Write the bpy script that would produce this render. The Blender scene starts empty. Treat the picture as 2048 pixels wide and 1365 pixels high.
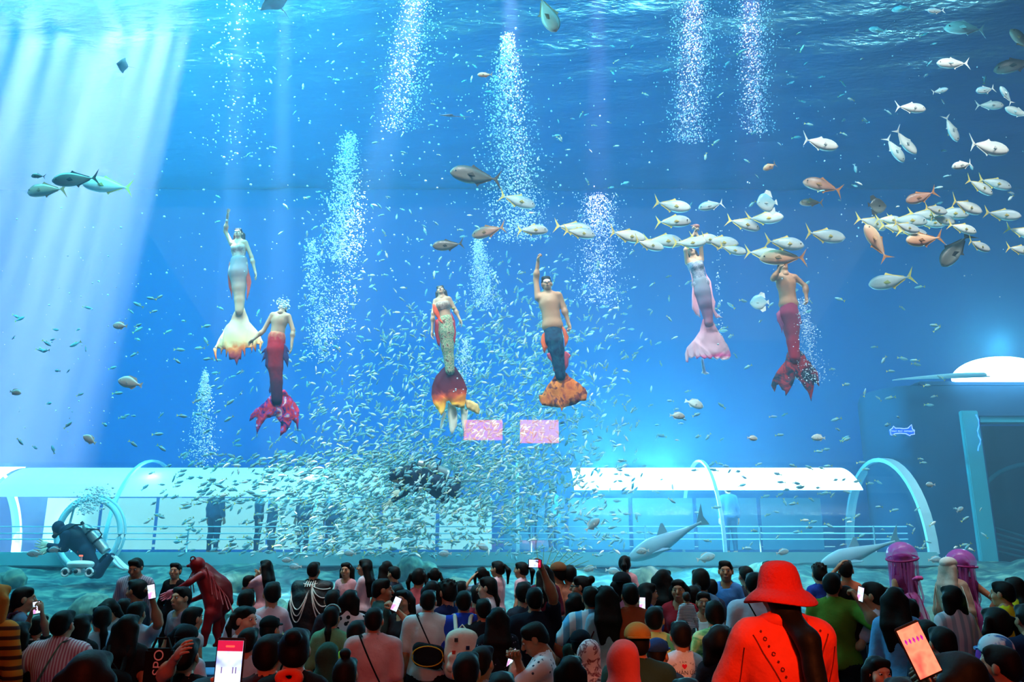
import bpy, bmesh, math, random
import numpy as np
from mathutils import Vector, Matrix, Euler
from mathutils.bvhtree import BVHTree

# ------------------------------------------------------------------ camera, light, exposure
sc = bpy.context.scene
C = sc.collection
F, YH, CZ = 1650.0, 1104.0, 2.0            # focal length in pixels, horizon row, eye height
PITCH = math.atan((YH - 682.5) / F)
cam = bpy.data.cameras.new('camera')
cam_o = bpy.data.objects.new('camera', cam)
C.objects.link(cam_o)
sc.camera = cam_o
cam.sensor_width = 36
cam.lens = F / 2048 * 36
cam_o.location = (0, 0, CZ)
cam_o.rotation_euler = (math.pi / 2 + PITCH, 0, 0)
sc.view_settings.view_transform = 'Standard'
sc.view_settings.look = 'None'
sc.view_settings.gamma = 1
sc.view_settings.use_curve_mapping = False
sc.view_settings.exposure = 0.15
cy = sc.cycles
cy.use_denoising = True
cy.max_bounces = 5
cy.diffuse_bounces = 2
cy.glossy_bounces = 2
cy.transmission_bounces = 3
cy.volume_bounces = 0
cy.transparent_max_bounces = 24
cy.use_adaptive_sampling = True
cy.adaptive_threshold = 0.1
cy.caustics_reflective = False
cy.caustics_refractive = False
world = bpy.data.worlds.new('world')
sc.world = world
world.use_nodes = True
world.node_tree.nodes['Background'].inputs[0].default_value = (0.02, 0.03, 0.05, 1)
world.node_tree.nodes['Background'].inputs[1].default_value = 0.25

G, BACK, ZT = 11.0, 26.0, 14.0              # glass, rear wall of the tank, water surface
XL, XR = -19.0, 19.0


def P(px, py, d):
    """World point seen at pixel (px, py) at the distance d in front of the camera."""
    c, s = math.cos(PITCH), math.sin(PITCH)
    u = (px - 1024) / F
    v = (682.5 - py) / F
    y = c - v * s
    return Vector((u / y * d, d, CZ + (s + v * c) / y * d))


def pxm(py, d):
    """Pixels per metre at that row and distance."""
    c, s = math.cos(PITCH), math.sin(PITCH)
    return F * (c - (682.5 - py) / F * s) / d


def area(name, loc, sx, sy, e, col, tgt):
    l = bpy.data.lights.new(name, 'AREA')
    l.shape = 'RECTANGLE'
    l.size, l.size_y, l.energy, l.color = sx, sy, e, col
    o = bpy.data.objects.new(name, l)
    o.location = loc
    o.rotation_euler = (Vector(tgt) - Vector(loc)).to_track_quat('-Z', 'Y').to_euler()
    C.objects.link(o)
    return o


def spot(name, loc, tgt, e, col, ang, blend=.5, r=.08):
    l = bpy.data.lights.new(name, 'SPOT')
    l.energy, l.color, l.spot_size, l.spot_blend, l.shadow_soft_size = e, col, math.radians(ang), blend, r
    o = bpy.data.objects.new(name, l)
    o.location = loc
    o.rotation_euler = (Vector(tgt) - Vector(loc)).to_track_quat('-Z', 'Y').to_euler()
    C.objects.link(o)
    return o


# lamps over the tank, hung above the acrylic, aimed down and back
area('tank_lamp_row', (-1, 12.6, 13.7), 16, 1.6, 800, (.12, .76, 1), (0, 19.5, 2))
area('tank_lamp_row_left', (-9, 12.6, 13.7), 12, 1.6, 3200, (.14, .84, 1), (-9, 19.5, 3))


# unseen front fill, added to brighten fish and swimmers through the acrylic
rig = area('front_fill', (4, 8.6, 14.3), 18, .8, 700, (1, .93, .90), (4, 13.8, 4.5))
rig.data.spread = math.radians(62)


def beam(x0, x1, d, e, col, ang, blend=1.0, up=.7, back=0.0):
    a, b = P(x0, 0, d), P(x1, 700, d + back)
    spot('tank_spot', a + (a - b) * up, b, e, col, ang, blend)


for x0, x1, d, e, w in [(20, -200, 17, 1.8, 6), (90, -110, 17, 3.0, 6), (150, -40, 17, 2.6, 5), (205, 10, 17.5, 2.4, 6), (250, 60, 17, 3.0, 6),
                        (300, 110, 17, 3.2, 5), (345, 165, 17, 3.4, 5), (385, 215, 17, 2.6, 3.2), (120, -75, 16, 1.0, 1.0), (215, 15, 16, 1.0, .9), (270, 85, 16, 1.2, 1.0), (360, 185, 16, 1.2, 1.0)]:
    beam(x0, x1, d, e * 2.0e6, (1, .46, .40), w, back=2.5)
for x0, x1, d, e, col, w in [(480, 450, 15.1, 1.6, (.9, .9, 1), 3.2), (570, 555, 15.1, 1.4, (.9, .9, 1), 3.4), (830, 690, 15.1, 1.7, (1, .9, 1), 6),
                             (1020, 1030, 15.0, 1.2, (1, .72, 1), 4.4), (1385, 1375, 15.1, 1.1, (1, .55, 1), 5),
                             (1500, 1505, 15.1, 1.0, (1, .5, 1), 4.6), (1195, 1198, 15.1, .7, (1, .5, 1), 4.4)]:
    beam(x0, x1, d, e * 1.0e5, col, w)
# show lights on the swimmers, on the rig above the acrylic
for px, py in [(478, 540), (560, 680), (895, 660), (1105, 640), (1400, 560), (1580, 610)]:
    t = P(px, py, 14.5)
    spot('show_spot', (t.x - .8, 12.0, 12.9), t, 2600, (1, .88, .80), 9, .6, .1)
# hall lamps: dim house lights, and the red stage lamps behind the audience
area('house_light', (0, 5.5, 7.5), 14, 5, 95, (.86, .95, 1), (0, 7.5, 0))
spot('red_stage_lamp', (.9, -1.2, 3.7), (1.25, 4.2, 1.55), 1250, (1, .20, .05), 15, .6, .15)
spot('red_stage_lamp', (-1.0, -1.2, 3.3), (-1.3, 3.8, 1.35), 330, (1, .09, .04), 30, .7, .12)
spot('red_stage_lamp', (2.9, -1.2, 3.3), (2.6, 3.2, 1.4), 160, (1, .09, .04), 24, .7, .12)

# ------------------------------------------------------------------ materials
MATS = {}


def nodes(m):
    m.use_nodes = True
    return m.node_tree, m.node_tree.nodes, m.node_tree.links


def mat(name, col, rough=.7, metal=0.0, var=.12, scale=30., bump=0.0, spec=.3, emit=None, estr=0.0):
    key = (name, col, rough, metal, var, scale, bump, emit, estr)
    if key in MATS:
        return MATS[key]
    m = bpy.data.materials.new(name)
    nt, n, l = nodes(m)
    b = n['Principled BSDF']
    b.inputs['Base Color'].default_value = (*col, 1)
    b.inputs['Roughness'].default_value = rough
    b.inputs['Metallic'].default_value = metal
    b.inputs['Specular IOR Level'].default_value = spec
    if emit:
        b.inputs['Emission Color'].default_value = (*emit, 1)
        b.inputs['Emission Strength'].default_value = estr
    if var > 0 or bump > 0:
        tc = n.new('ShaderNodeTexCoord')
        nz = n.new('ShaderNodeTexNoise')
        nz.inputs['Scale'].default_value = scale
        nz.inputs['Detail'].default_value = 3
        l.new(tc.outputs['Object'], nz.inputs['Vector'])
        if var > 0:
            r = n.new('ShaderNodeMixRGB')
            r.inputs[1].default_value = (*[c * (1 - var) for c in col], 1)
            r.inputs[2].default_value = (*[min(1, c * (1 + var)) for c in col], 1)
            l.new(nz.outputs[0], r.inputs[0])
            l.new(r.outputs[0], b.inputs['Base Color'])
        if bump > 0:
            bp = n.new('ShaderNodeBump')
            bp.inputs['Strength'].default_value = bump
            bp.inputs['Distance'].default_value = .02
            l.new(nz.outputs[0], bp.inputs['Height'])
            l.new(bp.outputs[0], b.inputs['Normal'])
    MATS[key] = m
    return m


def srgb(r, g, b):
    f = lambda c: (c / 255) / 12.92 if c / 255 <= .04045 else ((c / 255 + .055) / 1.055) ** 2.4
    return (f(r), f(g), f(b))


def cloth(r, g, b, rough=.85):
    return mat('cloth', srgb(r, g, b), rough, var=.10, scale=22, bump=.25, spec=.15)


def pattern_mat(name, kind, cols, scale=20., axis='Z', rough=.85, coord='Object'):
    """Printed cloth: stripes, dots or blotches of the given colours."""
    m = bpy.data.materials.new(name)
    nt, n, l = nodes(m)
    b = n['Principled BSDF']
    b.inputs['Roughness'].default_value = rough
    b.inputs['Specular IOR Level'].default_value = .2
    tc = n.new('ShaderNodeTexCoord')
    rp = n.new('ShaderNodeValToRGB')
    el = rp.color_ramp.elements
    while len(el) < len(cols):
        el.new(.5)
    for e, (p, c) in zip(el, cols):
        e.position = p
        e.color = (*c, 1)
    if kind == 'stripe':
        t = n.new('ShaderNodeTexWave')
        t.bands_direction = axis
        t.inputs['Scale'].default_value = scale
        t.inputs['Distortion'].default_value = .6
        l.new(tc.outputs[coord], t.inputs['Vector'])
        out = t.outputs['Fac']
    elif kind == 'dots':
        t = n.new('ShaderNodeTexVoronoi')
        t.inputs['Scale'].default_value = scale
        l.new(tc.outputs[coord], t.inputs['Vector'])
        out = t.outputs['Distance']
        rp.color_ramp.interpolation = 'CONSTANT'
    elif kind == 'ramp':
        t = n.new('ShaderNodeSeparateXYZ')
        l.new(tc.outputs['Generated'], t.inputs[0])
        nz = n.new('ShaderNodeTexNoise')
        nz.inputs['Scale'].default_value = scale
        l.new(tc.outputs['Object'], nz.inputs['Vector'])
        mm = n.new('ShaderNodeMath')
        mm.operation = 'MULTIPLY_ADD'
        mm.inputs[1].default_value = .22
        l.new(nz.outputs[0], mm.inputs[0])
        l.new(t.outputs[axis], mm.inputs[2])
        m2 = n.new('ShaderNodeMath')
        m2.operation = 'SUBTRACT'
        m2.inputs[1].default_value = .11
        l.new(mm.outputs[0], m2.inputs[0])
        out = m2.outputs[0]
    else:
        t = n.new('ShaderNodeTexNoise')
        t.inputs['Scale'].default_value = scale
        t.inputs['Detail'].default_value = 4
        t.inputs['Distortion'].default_value = 1.2
        l.new(tc.outputs[coord], t.inputs['Vector'])
        out = t.outputs[0]
    l.new(out, rp.inputs[0])
    l.new(rp.outputs[0], b.inputs['Base Color'])
    return m


def emit_mat(name, col, s):
    m = bpy.data.materials.new(name)
    nt, n, l = nodes(m)
    b = n['Principled BSDF']
    b.inputs['Base Color'].default_value = (*col, 1)
    b.inputs['Emission Color'].default_value = (*col, 1)
    b.inputs['Emission Strength'].default_value = s
    return m


def clear_mat(name, tint, refl, rough=.03, flat=False):
    """Clear acrylic: mostly see-through, with a faint mirror."""
    m = bpy.data.materials.new(name)
    nt, n, l = nodes(m)
    n.clear()
    o = n.new('ShaderNodeOutputMaterial')
    mx = n.new('ShaderNodeMixShader')
    t = n.new('ShaderNodeBsdfTransparent')
    g = n.new('ShaderNodeBsdfGlossy')
    fr = n.new('ShaderNodeLayerWeight')
    fr.inputs[0].default_value = refl
    t.inputs[0].default_value = (*tint, 1)
    g.inputs['Roughness'].default_value = rough
    if flat:
        mx.inputs[0].default_value = refl
    else:
        l.new(fr.outputs['Fresnel'], mx.inputs[0])
    l.new(t.outputs[0], mx.inputs[1])
    l.new(g.outputs[0], mx.inputs[2])
    l.new(mx.outputs[0], o.inputs['Surface'])
    return m


# ------------------------------------------------------------------ mesh helpers
def link(name, me, parent=None, m=None, smooth=False):
    o = bpy.data.objects.new(name, me)
    C.objects.link(o)
    if m is not None:
        if not me.materials:
            me.materials.append(m)
        elif me.materials[0] is not m:
            o.material_slots[0].link = 'OBJECT'
            o.material_slots[0].material = m
    if parent is not None:
        o.parent = parent
    if smooth:
        me.polygons.foreach_set('use_smooth', [True] * len(me.polygons))
    return o


def mesh(name, v, f, smooth=True):
    me = bpy.data.meshes.new(name)
    me.from_pydata([tuple(x) for x in v], [], [tuple(x) for x in f])
    me.update()
    if smooth:
        me.polygons.foreach_set('use_smooth', [True] * len(me.polygons))
    return me


def tag(o, label, cat, group=None, kind=None):
    if label:
        o['label'] = label
    if cat:
        o['category'] = cat
    if group:
        o['group'] = group
    if kind:
        o['kind'] = kind
    return o


def empty(name, loc=(0, 0, 0), rz=0):
    o = bpy.data.objects.new(name, None)
    C.objects.link(o)
    o.location = loc
    o.rotation_euler = (0, 0, rz)
    o.empty_display_size = .1
    return o


def box_mesh(name, a, b, bevel=0.0):
    bm = bmesh.new()
    bmesh.ops.create_cube(bm, size=1)
    for v in bm.verts:
        v.co = Vector([(a[i] + b[i]) / 2 + v.co[i] * (b[i] - a[i]) for i in range(3)])
    if bevel:
        bmesh.ops.bevel(bm, geom=bm.edges[:], offset=bevel, segments=2, affect='EDGES')
    me = bpy.data.meshes.new(name)
    bm.to_mesh(me)
    bm.free()
    return me


def box(name, a, b, m, parent=None, bevel=0.0):
    return link(name, box_mesh(name, a, b, bevel), parent, m)


def tube_data(pts, rad, n=8, closed=False):
    """Vertices and faces of a tube through pts; rad is one radius or one per point."""
    pts = [Vector(p) for p in pts]
    k = len(pts)
    rad = [rad] * k if isinstance(rad, (int, float)) else rad
    v, f = [], []
    up = Vector((0, 0, 1))
    for i, p in enumerate(pts):
        if closed:
            t = pts[(i + 1) % k] - pts[i - 1]
        else:
            t = pts[min(i + 1, k - 1)] - pts[max(i - 1, 0)]
        t.normalize()
        a = t.cross(up)
        if a.length < .1:
            a = t.cross(Vector((1, 0, 0)))
        a.normalize()
        b = t.cross(a)
        for j in range(n):
            q = 2 * math.pi * j / n
            v.append(p + (a * math.cos(q) + b * math.sin(q)) * rad[i])
    for i in range(k if closed else k - 1):
        i2 = (i + 1) % k
        for j in range(n):
            j2 = (j + 1) % n
            f.append((i * n + j, i * n + j2, i2 * n + j2, i2 * n + j))
    if not closed:
        f.append(tuple(range(n)))
        f.append(tuple(range((k - 1) * n, k * n))[::-1])
    return v, f


def tube(name, pts, rad, m, parent=None, n=8, closed=False):
    return link(name, mesh(name, *tube_data(pts, rad, n, closed)), parent, m)


def sheet(name, outline, m, parent, depth=.02, curve=None, inset=None):
    """A thin solid with the given outline: points (x, y, z), thickened along y; curve(x, z) bends it in depth."""
    bm = bmesh.new()
    vs = [bm.verts.new(p) for p in outline]
    es = [bm.edges.new((vs[i], vs[(i + 1) % len(vs)])) for i in range(len(vs))]
    bmesh.ops.triangle_fill(bm, use_beauty=True, edges=es)
    bmesh.ops.subdivide_edges(bm, edges=bm.edges[:], cuts=2, use_grid_fill=True)
    bmesh.ops.triangulate(bm, faces=bm.faces[:])
    if curve:
        for v in bm.verts:
            v.co.y += curve(v.co.x, v.co.z)
    r = bmesh.ops.extrude_face_region(bm, geom=bm.faces[:])
    for g in r['geom']:
        if isinstance(g, bmesh.types.BMVert):
            g.co.y += depth
    bmesh.ops.recalc_face_normals(bm, faces=bm.faces[:])
    me = bpy.data.meshes.new(name)
    bm.to_mesh(me)
    bm.free()
    return link(name, me, parent, m)


# ------------------------------------------------------------------ implicit surfaces for figures and fish
class Sdf:
    def __init__(s, h):
        s.h, s.pr, s.cut = h, [], []

    def cap(s, a, b, ra, rb=None, k=.03, sq=1.0):
        s.pr.append(('c', np.array(a, float), np.array(b, float), ra, ra if rb is None else rb, k, sq))
        return s

    def ell(s, c, r, k=.03, R=None):
        s.pr.append(('e', np.array(c, float), np.array(r, float), None if R is None else np.array(R, float), None, k, 1.0))
        return s

    def grow(s, g):
        o = Sdf(s.h)
        o.pr = [(t, a, b + g, c, d, k, q) if t == 'e' else (t, a, b, c + g, d + g, k, q) for t, a, b, c, d, k, q in s.pr]
        return o

    def build(s, clip=None, wob=0.0):
        h = s.h
        lo = np.full(3, 1e9)
        hi = -lo
        bb = []
        for t, a, b, c, d, k, q in s.pr:
            if t == 'e':
                e = b if c is None else np.full(3, b.max())
                l0, h0 = a - e, a + e
            else:
                m = max(c, d)
                l0, h0 = np.minimum(a, b) - m, np.maximum(a, b) + m
            l0, h0 = l0 - k - 2.5 * h, h0 + k + 2.5 * h
            bb.append((l0, h0))
            lo, hi = np.minimum(lo, l0), np.maximum(hi, h0)
        n = np.ceil((hi - lo) / h).astype(int) + 2
        f = np.full(n, .25, np.float32)
        ax = [lo[i] + np.arange(n[i]) * h for i in range(3)]
        for (t, a, b, c, d, k, q), (l0, h0) in zip(s.pr, bb):
            i0 = np.maximum(((l0 - lo) / h).astype(int), 0)
            i1 = np.minimum(((h0 - lo) / h).astype(int) + 2, n)
            X = ax[0][i0[0]:i1[0], None, None]
            Y = ax[1][None, i0[1]:i1[1], None]
            Z = ax[2][None, None, i0[2]:i1[2]]
            if t == 'e':
                x, y, z = X - a[0], Y - a[1], Z - a[2]
                if c is not None:
                    x, y, z = (c[0, j] * x + c[1, j] * y + c[2, j] * z for j in range(3))
                k0 = np.sqrt((x / b[0]) ** 2 + (y / b[1]) ** 2 + (z / b[2]) ** 2)
                k1 = np.sqrt((x / b[0] ** 2) ** 2 + (y / b[1] ** 2) ** 2 + (z / b[2] ** 2) ** 2) + 1e-9
                g = k0 * (k0 - 1) / k1
            else:
                ba = b - a
                x, y, z = X - a[0], (Y - a[1]) / q, Z - a[2]
                bay = ba[1] / q
                tt = np.clip((x * ba[0] + y * bay + z * ba[2]) / (ba[0] ** 2 + bay ** 2 + ba[2] ** 2 + 1e-12), 0, 1)
                g = np.sqrt((x - ba[0] * tt) ** 2 + (y - bay * tt) ** 2 + (z - ba[2] * tt) ** 2) - (c + (d - c) * tt)
                g = g * min(1, q)
            sl = f[i0[0]:i1[0], i0[1]:i1[1], i0[2]:i1[2]]
            w = np.maximum(k - np.abs(sl - g), 0) / k
            f[i0[0]:i1[0], i0[1]:i1[1], i0[2]:i1[2]] = np.minimum(sl, g) - w * w * k * .25
        X, Y, Z = ax[0][:, None, None], ax[1][None, :, None], ax[2][None, None, :]
        if wob:
            f = f + wob * (np.sin(X * 31 + Z * 17 + 1) * np.sin(Z * 23 - X * 9) + .6 * np.sin(Y * 41 + Z * 29))
        if clip:
            f = clip(f, X, Y, Z)
        f[0], f[-1] = .2, .2
        f[:, 0], f[:, -1] = .2, .2
        f[:, :, 0], f[:, :, -1] = .2, .2
        return surface_net(f, lo, h)


def surface_net(f, lo, h):
    s = f < 0
    n = f.shape
    cs = tuple(i - 1 for i in n)
    acc = np.zeros(cs + (3,), np.float32)
    cnt = np.zeros(cs, np.float32)
    sl = lambda o, a: slice(o, n[a] - 1 + o)
    for axis in range(3):
        o1, o2 = [a for a in range(3) if a != axis]
        for p in (0, 1):
            for q in (0, 1):
                A = [None] * 3
                B = [None] * 3
                A[axis], B[axis] = sl(0, axis), sl(1, axis)
                A[o1] = B[o1] = sl(p, o1)
                A[o2] = B[o2] = sl(q, o2)
                fa, fb = f[tuple(A)], f[tuple(B)]
                x = (fa < 0) != (fb < 0)
                t = np.where(x, fa / np.where(x, fa - fb, 1), 0)
                acc[..., axis] += t
                acc[..., o1] += p * x
                acc[..., o2] += q * x
                cnt += x
    act = cnt > 0
    idx = np.full(cs, -1, int)
    idx[act] = np.arange(act.sum())
    pos = acc[act] / cnt[act][:, None]
    cell = np.argwhere(act)
    v = lo + (cell + pos) * h
    faces = []
    for axis in range(3):
        o1, o2 = [(1, 2), (2, 0), (0, 1)][axis]
        A = [slice(1, -1)] * 3
        B = [slice(1, -1)] * 3
        A[axis], B[axis] = slice(0, n[axis] - 1), slice(1, n[axis])
        sa, sb = s[tuple(A)], s[tuple(B)]
        for flip, msk in ((False, sa & ~sb), (True, ~sa & sb)):
            e = np.argwhere(msk)
            if not len(e):
                continue
            e[:, o1] += 1
            e[:, o2] += 1
            q = []
            for d1, d2 in ((-1, -1), (0, -1), (0, 0), (-1, 0)):
                c = e.copy()
                c[:, o1] += d1
                c[:, o2] += d2
                q.append(idx[c[:, 0], c[:, 1], c[:, 2]])
            q = np.stack(q, 1)
            if flip:
                q = q[:, ::-1]
            faces.append(q)
    return v, np.concatenate(faces)


def np_mesh(name, v, f, smooth=True):
    me = bpy.data.meshes.new(name)
    v = np.asarray(v, np.float32)
    f = np.asarray(f, np.int32)
    me.vertices.add(len(v))
    me.vertices.foreach_set('co', v.ravel())
    k = f.shape[1]
    me.loops.add(len(f) * k)
    me.loops.foreach_set('vertex_index', f.ravel())
    me.polygons.add(len(f))
    me.polygons.foreach_set('loop_start', np.arange(0, len(f) * k, k, dtype=np.int32))
    me.update(calc_edges=True)
    if smooth:
        me.polygons.foreach_set('use_smooth', np.ones(len(f), bool))
    return me
# ------------------------------------------------------------------ the setting: hall and tank
def struct(o, label=None):
    o['kind'] = 'structure'
    if label:
        o['label'] = label
    return o


M_floor = mat('hall_floor', srgb(30, 52, 78), .35, var=.15, scale=3)
M_dark = mat('hall_wall', srgb(26, 28, 34), .8, var=.1, scale=2)
M_ledge = mat('ledge', srgb(60, 110, 150), .5, var=.1, scale=4)
struct(box('floor', (-14, -6, -.2), (14, G - .65, 0), M_floor), 'dark blue hall floor under the crowd')
struct(box('floor', (-14, -6, 0), (14, 4.4, .25), M_floor), 'raised rear tier of the hall floor')
struct(box('floor', (-14, 9.75, 0), (14, 10.35, .3), M_ledge), 'low step in front of the viewing ledge')
struct(box('floor', (-14, 10.35, -.2), (14, G - .02, .6), M_ledge), 'blue viewing ledge along the foot of the acrylic')
struct(box('wall_back', (-14, -6.3, -.2), (14, -6, 15), M_dark), 'dark rear wall of the hall')
struct(box('wall_left', (-14.3, -6, -.2), (-14, G, 15), M_dark), 'dark side wall of the hall')
struct(box('wall_right', (14, -6, -.2), (14.3, G, 15), M_dark), 'dark side wall of the hall')
struct(box('ceiling', (-14.3, -6.3, 15), (14.3, G + .3, 15.3), M_dark), 'dark ceiling of the hall')

M_tank = mat('tank_paint', (.004, .145, .64), .8, var=.10, scale=.35)
struct(box('wall_tank_back', (XL, BACK, -.5), (XR, BACK + .3, ZT + 6), M_tank), 'deep blue rear wall of the tank')
struct(box('wall_tank_left', (XL - .3, G, -.5), (XL, BACK, ZT + 6), M_tank), 'blue end wall of the tank')
struct(box('wall_tank_right', (XR, G, -.5), (XR + .3, BACK, ZT + 6), M_tank), 'blue end wall of the tank')

# acrylic panel
struct(box('window_1', (XL, G, .6), (XR, G + .04, ZT + .5), clear_mat('acrylic', (.98, .995, 1), .022, .0, flat=True)), 'huge clear acrylic viewing panel of the tank')

# sea bed: an uneven slope rising towards the tunnel
rng = np.random.default_rng(7)


def bed(x, y):
    t = np.clip((y - G) / 6.5, 0, 1)
    z = .62 + 1.15 * t ** 1.2
    return z + .09 * np.sin(x * 1.7 + y * .8) * np.sin(y * 1.9 + .6 * x) + .05 * np.sin(4.1 * x + 1.3) * np.sin(3.3 * y) + .03 * np.sin(9 * x) * np.sin(8 * y + x)


nx, ny = 190, 76
gx, gy = np.linspace(XL, XR, nx), np.linspace(G + .06, BACK, ny)
XX, YY = np.meshgrid(gx, gy, indexing='ij')
vv = np.stack([XX, YY, bed(XX, YY)], -1).reshape(-1, 3)
ii = np.arange(nx * ny).reshape(nx, ny)
ff = np.stack([ii[:-1, :-1], ii[1:, :-1], ii[1:, 1:], ii[:-1, 1:]], -1).reshape(-1, 4)
M_bed = pattern_mat('sea_bed', 'noise', [(.3, srgb(22, 62, 72)), (.5, srgb(52, 105, 108)), (.7, srgb(115, 160, 145))], 2.6)
struct(link('floor_tank', np_mesh('floor_tank', vv, ff), None, M_bed), 'uneven rocky bed of the tank')

# water: clear body of water that scatters the lamps, and its rippled surface
wm = bpy.data.materials.new('water_body')
nt, n, l = nodes(wm)
n.clear()
o_ = n.new('ShaderNodeOutputMaterial')
ad = n.new('ShaderNodeAddShader')
vs_ = n.new('ShaderNodeVolumeScatter')
va = n.new('ShaderNodeVolumeAbsorption')
vs_.inputs['Color'].default_value = (.36, .66, 1, 1)
vs_.inputs['Density'].default_value = .032
vs_.inputs['Anisotropy'].default_value = .1
va.inputs['Color'].default_value = (.0, .78, 1, 1)
va.inputs['Density'].default_value = .035
l.new(vs_.outputs[0], ad.inputs[0])
l.new(va.outputs[0], ad.inputs[1])
l.new(ad.outputs[0], o_.inputs['Volume'])
w = box('water_body', (XL + .02, G + .06, .3), (XR - .02, BACK - .02, ZT - .05), wm)
tag(w, 'clear blue sea water filling the whole tank', 'water', kind='structure')

sm = bpy.data.materials.new('water_surface')
nt, n, l = nodes(sm)
n.clear()
o_ = n.new('ShaderNodeOutputMaterial')
mx = n.new('ShaderNodeMixShader')
tr = n.new('ShaderNodeBsdfTransparent')
gl = n.new('ShaderNodeBsdfGlossy')
tc = n.new('ShaderNodeTexCoord')
mp = n.new('ShaderNodeMapping')
mp.inputs['Scale'].default_value = (1.0, 2.2, 1)
nz = n.new('ShaderNodeTexNoise')
nz.inputs['Scale'].default_value = 2.6
nz.inputs['Detail'].default_value = 4
bp = n.new('ShaderNodeBump')
bp.inputs['Strength'].default_value = .4
bp.inputs['Distance'].default_value = .15
tr.inputs[0].default_value = (.6, .85, 1, 1)
gl.inputs['Color'].default_value = (.95, .97, 1, 1)
gl.inputs['Roughness'].default_value = .3
mx.inputs[0].default_value = .72
l.new(tc.outputs['Object'], mp.inputs[0])
l.new(mp.outputs[0], nz.inputs['Vector'])
l.new(nz.outputs[0], bp.inputs['Height'])
l.new(bp.outputs[0], gl.inputs['Normal'])
l.new(tr.outputs[0], mx.inputs[1])
l.new(gl.outputs[0], mx.inputs[2])
l.new(mx.outputs[0], o_.inputs['Surface'])
ns = 60
gx, gy = np.linspace(XL, XR, 2 * ns), np.linspace(15.2, BACK, ns)
XX, YY = np.meshgrid(gx, gy, indexing='ij')
ZZ = ZT + .05 * np.sin(2.1 * XX + YY) * np.sin(1.3 * YY - .4 * XX) + .03 * np.sin(4.7 * YY + XX)
vv = np.stack([XX, YY, ZZ], -1).reshape(-1, 3)
ii = np.arange(2 * ns * ns).reshape(2 * ns, ns)
ff = np.stack([ii[:-1, :-1], ii[1:, :-1], ii[1:, 1:], ii[:-1, 1:]], -1).reshape(-1, 4)
struct(link('water_surface', np_mesh('water_surface', vv, ff), None, sm), 'rippled underside of the water surface')
# ------------------------------------------------------------------ templates for heads, hands, hair
def mirror_x(v):
    w = np.array(v, float)
    w[..., 0] *= -1
    return w


def make_head(h=.0105):
    s = Sdf(h)
    s.ell((0, -.012, .03), (.074, .092, .085), .02)
    s.ell((0, .028, -.03), (.062, .062, .085), .02)
    s.ell((0, .045, -.085), (.038, .036, .03), .03)
    s.cap((-.036, .080, .030), (.036, .080, .030), .011, k=.015)
    s.cap((0, .085, .016), (0, .108, -.024), .010, .016, .012)
    s.ell((0, .088, -.060), (.025, .012, .012), .010)
    for x in (-1, 1):
        s.ell((x * .077, -.006, -.008), (.011, .024, .033), .008)
        s.ell((x * .046, .055, -.028), (.024, .026, .024), .02)
    s.cap((0, -.018, -.06), (0, -.03, -.17), .054, .058, .03)
    v, f = s.build()
    vs, fs, mi = [v], [f], [np.zeros(len(f), int)]
    n = len(v)
    bm = bmesh.new()
    bmesh.ops.create_icosphere(bm, subdivisions=1, radius=1)
    bmesh.ops.triangulate(bm, faces=bm.faces[:])
    iv = np.array([p.co[:] for p in bm.verts])
    iff = np.array([[q.index for q in p.verts] for p in bm.faces])
    bm.free()
    iff = np.concatenate([iff, iff[:, 2:3]], 1)
    for x in (-1, 1):
        for c, r, k in (((x * .031, .0835, .010), (.015, .010, .0085), 1), ((x * .031, .0905, .010), (.0075, .005, .0075), 2)):
            vs.append(iv * np.array(r) + np.array(c))
            fs.append(iff + n)
            mi.append(np.full(len(iff), k))
            n += len(iv)
    vs.append(iv * np.array((.024, .008, .0075)) + np.array((0, .098, -.060)))
    fs.append(iff + n)
    mi.append(np.full(len(iff), 3))
    return np.concatenate(vs), np.concatenate(fs), np.concatenate(mi)


def make_hand(curl, spread):
    """Right hand, wrist at the origin, fingers towards -Z, palm towards +Y, thumb on the -X side."""
    s = Sdf(.0062)
    s.ell((0, 0, -.045), (.040, .017, .050), .012)
    s.cap((0, 0, .02), (0, 0, -.02), .026, .027, .02, .8)
    for i, ln in enumerate((.070, .080, .075, .058)):
        x = (-.031, -.0105, .0105, .031)[i]
        p = np.array((x, 0, -.083))
        a = 0
        sx = spread * (-1.5, -.5, .5, 1.5)[i]
        for j, t in enumerate((.45, .32, .23)):
            a += math.radians(curl) * (.8, 1.1, .8)[j]
            q = p + ln * t * np.array((sx, math.sin(a), -math.cos(a)))
            s.cap(p, q, .0092 - .001 * j, .0085 - .001 * j, .004)
            p = q
    s.cap((-.030, .004, -.025), (-.052, .018, -.052), .013, .011, .008)
    s.cap((-.052, .018, -.052), (-.052 - .012 * spread * 3, .034, -.080), .011, .009, .005)
    return s.build()


HEAD = make_head()
HANDS = {'relaxed': make_hand(22, .04), 'open': make_hand(5, .22), 'grip': make_hand(68, .02)}

M_hair = mat('hair', (.006, .005, .005), .6, var=.3, scale=40, bump=.1, spec=.15)
M_hair2 = mat('hair_brown', (.03, .014, .008), .45, var=.3, scale=60, bump=.3)
M_eye = mat('eye_white', (.75, .75, .75), .3, var=0)
M_iris = mat('iris', (.02, .012, .01), .2, var=0)
M_lips = mat('lips', (.42, .12, .10), .5, var=0)
SKINS = [mat('skin', srgb(*c), .55, var=.06, scale=14) for c in ((205, 158, 128), (188, 136, 104), (168, 115, 84), (120, 78, 56))]


def hair_clip(f, X, Y, Z):
    # keep the face free
    d = np.sqrt((X / .075) ** 2 + ((Y - .115) / .09) ** 2 + ((Z + .045) / .105) ** 2) - 1
    return np.maximum(f, -d * .07)


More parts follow.
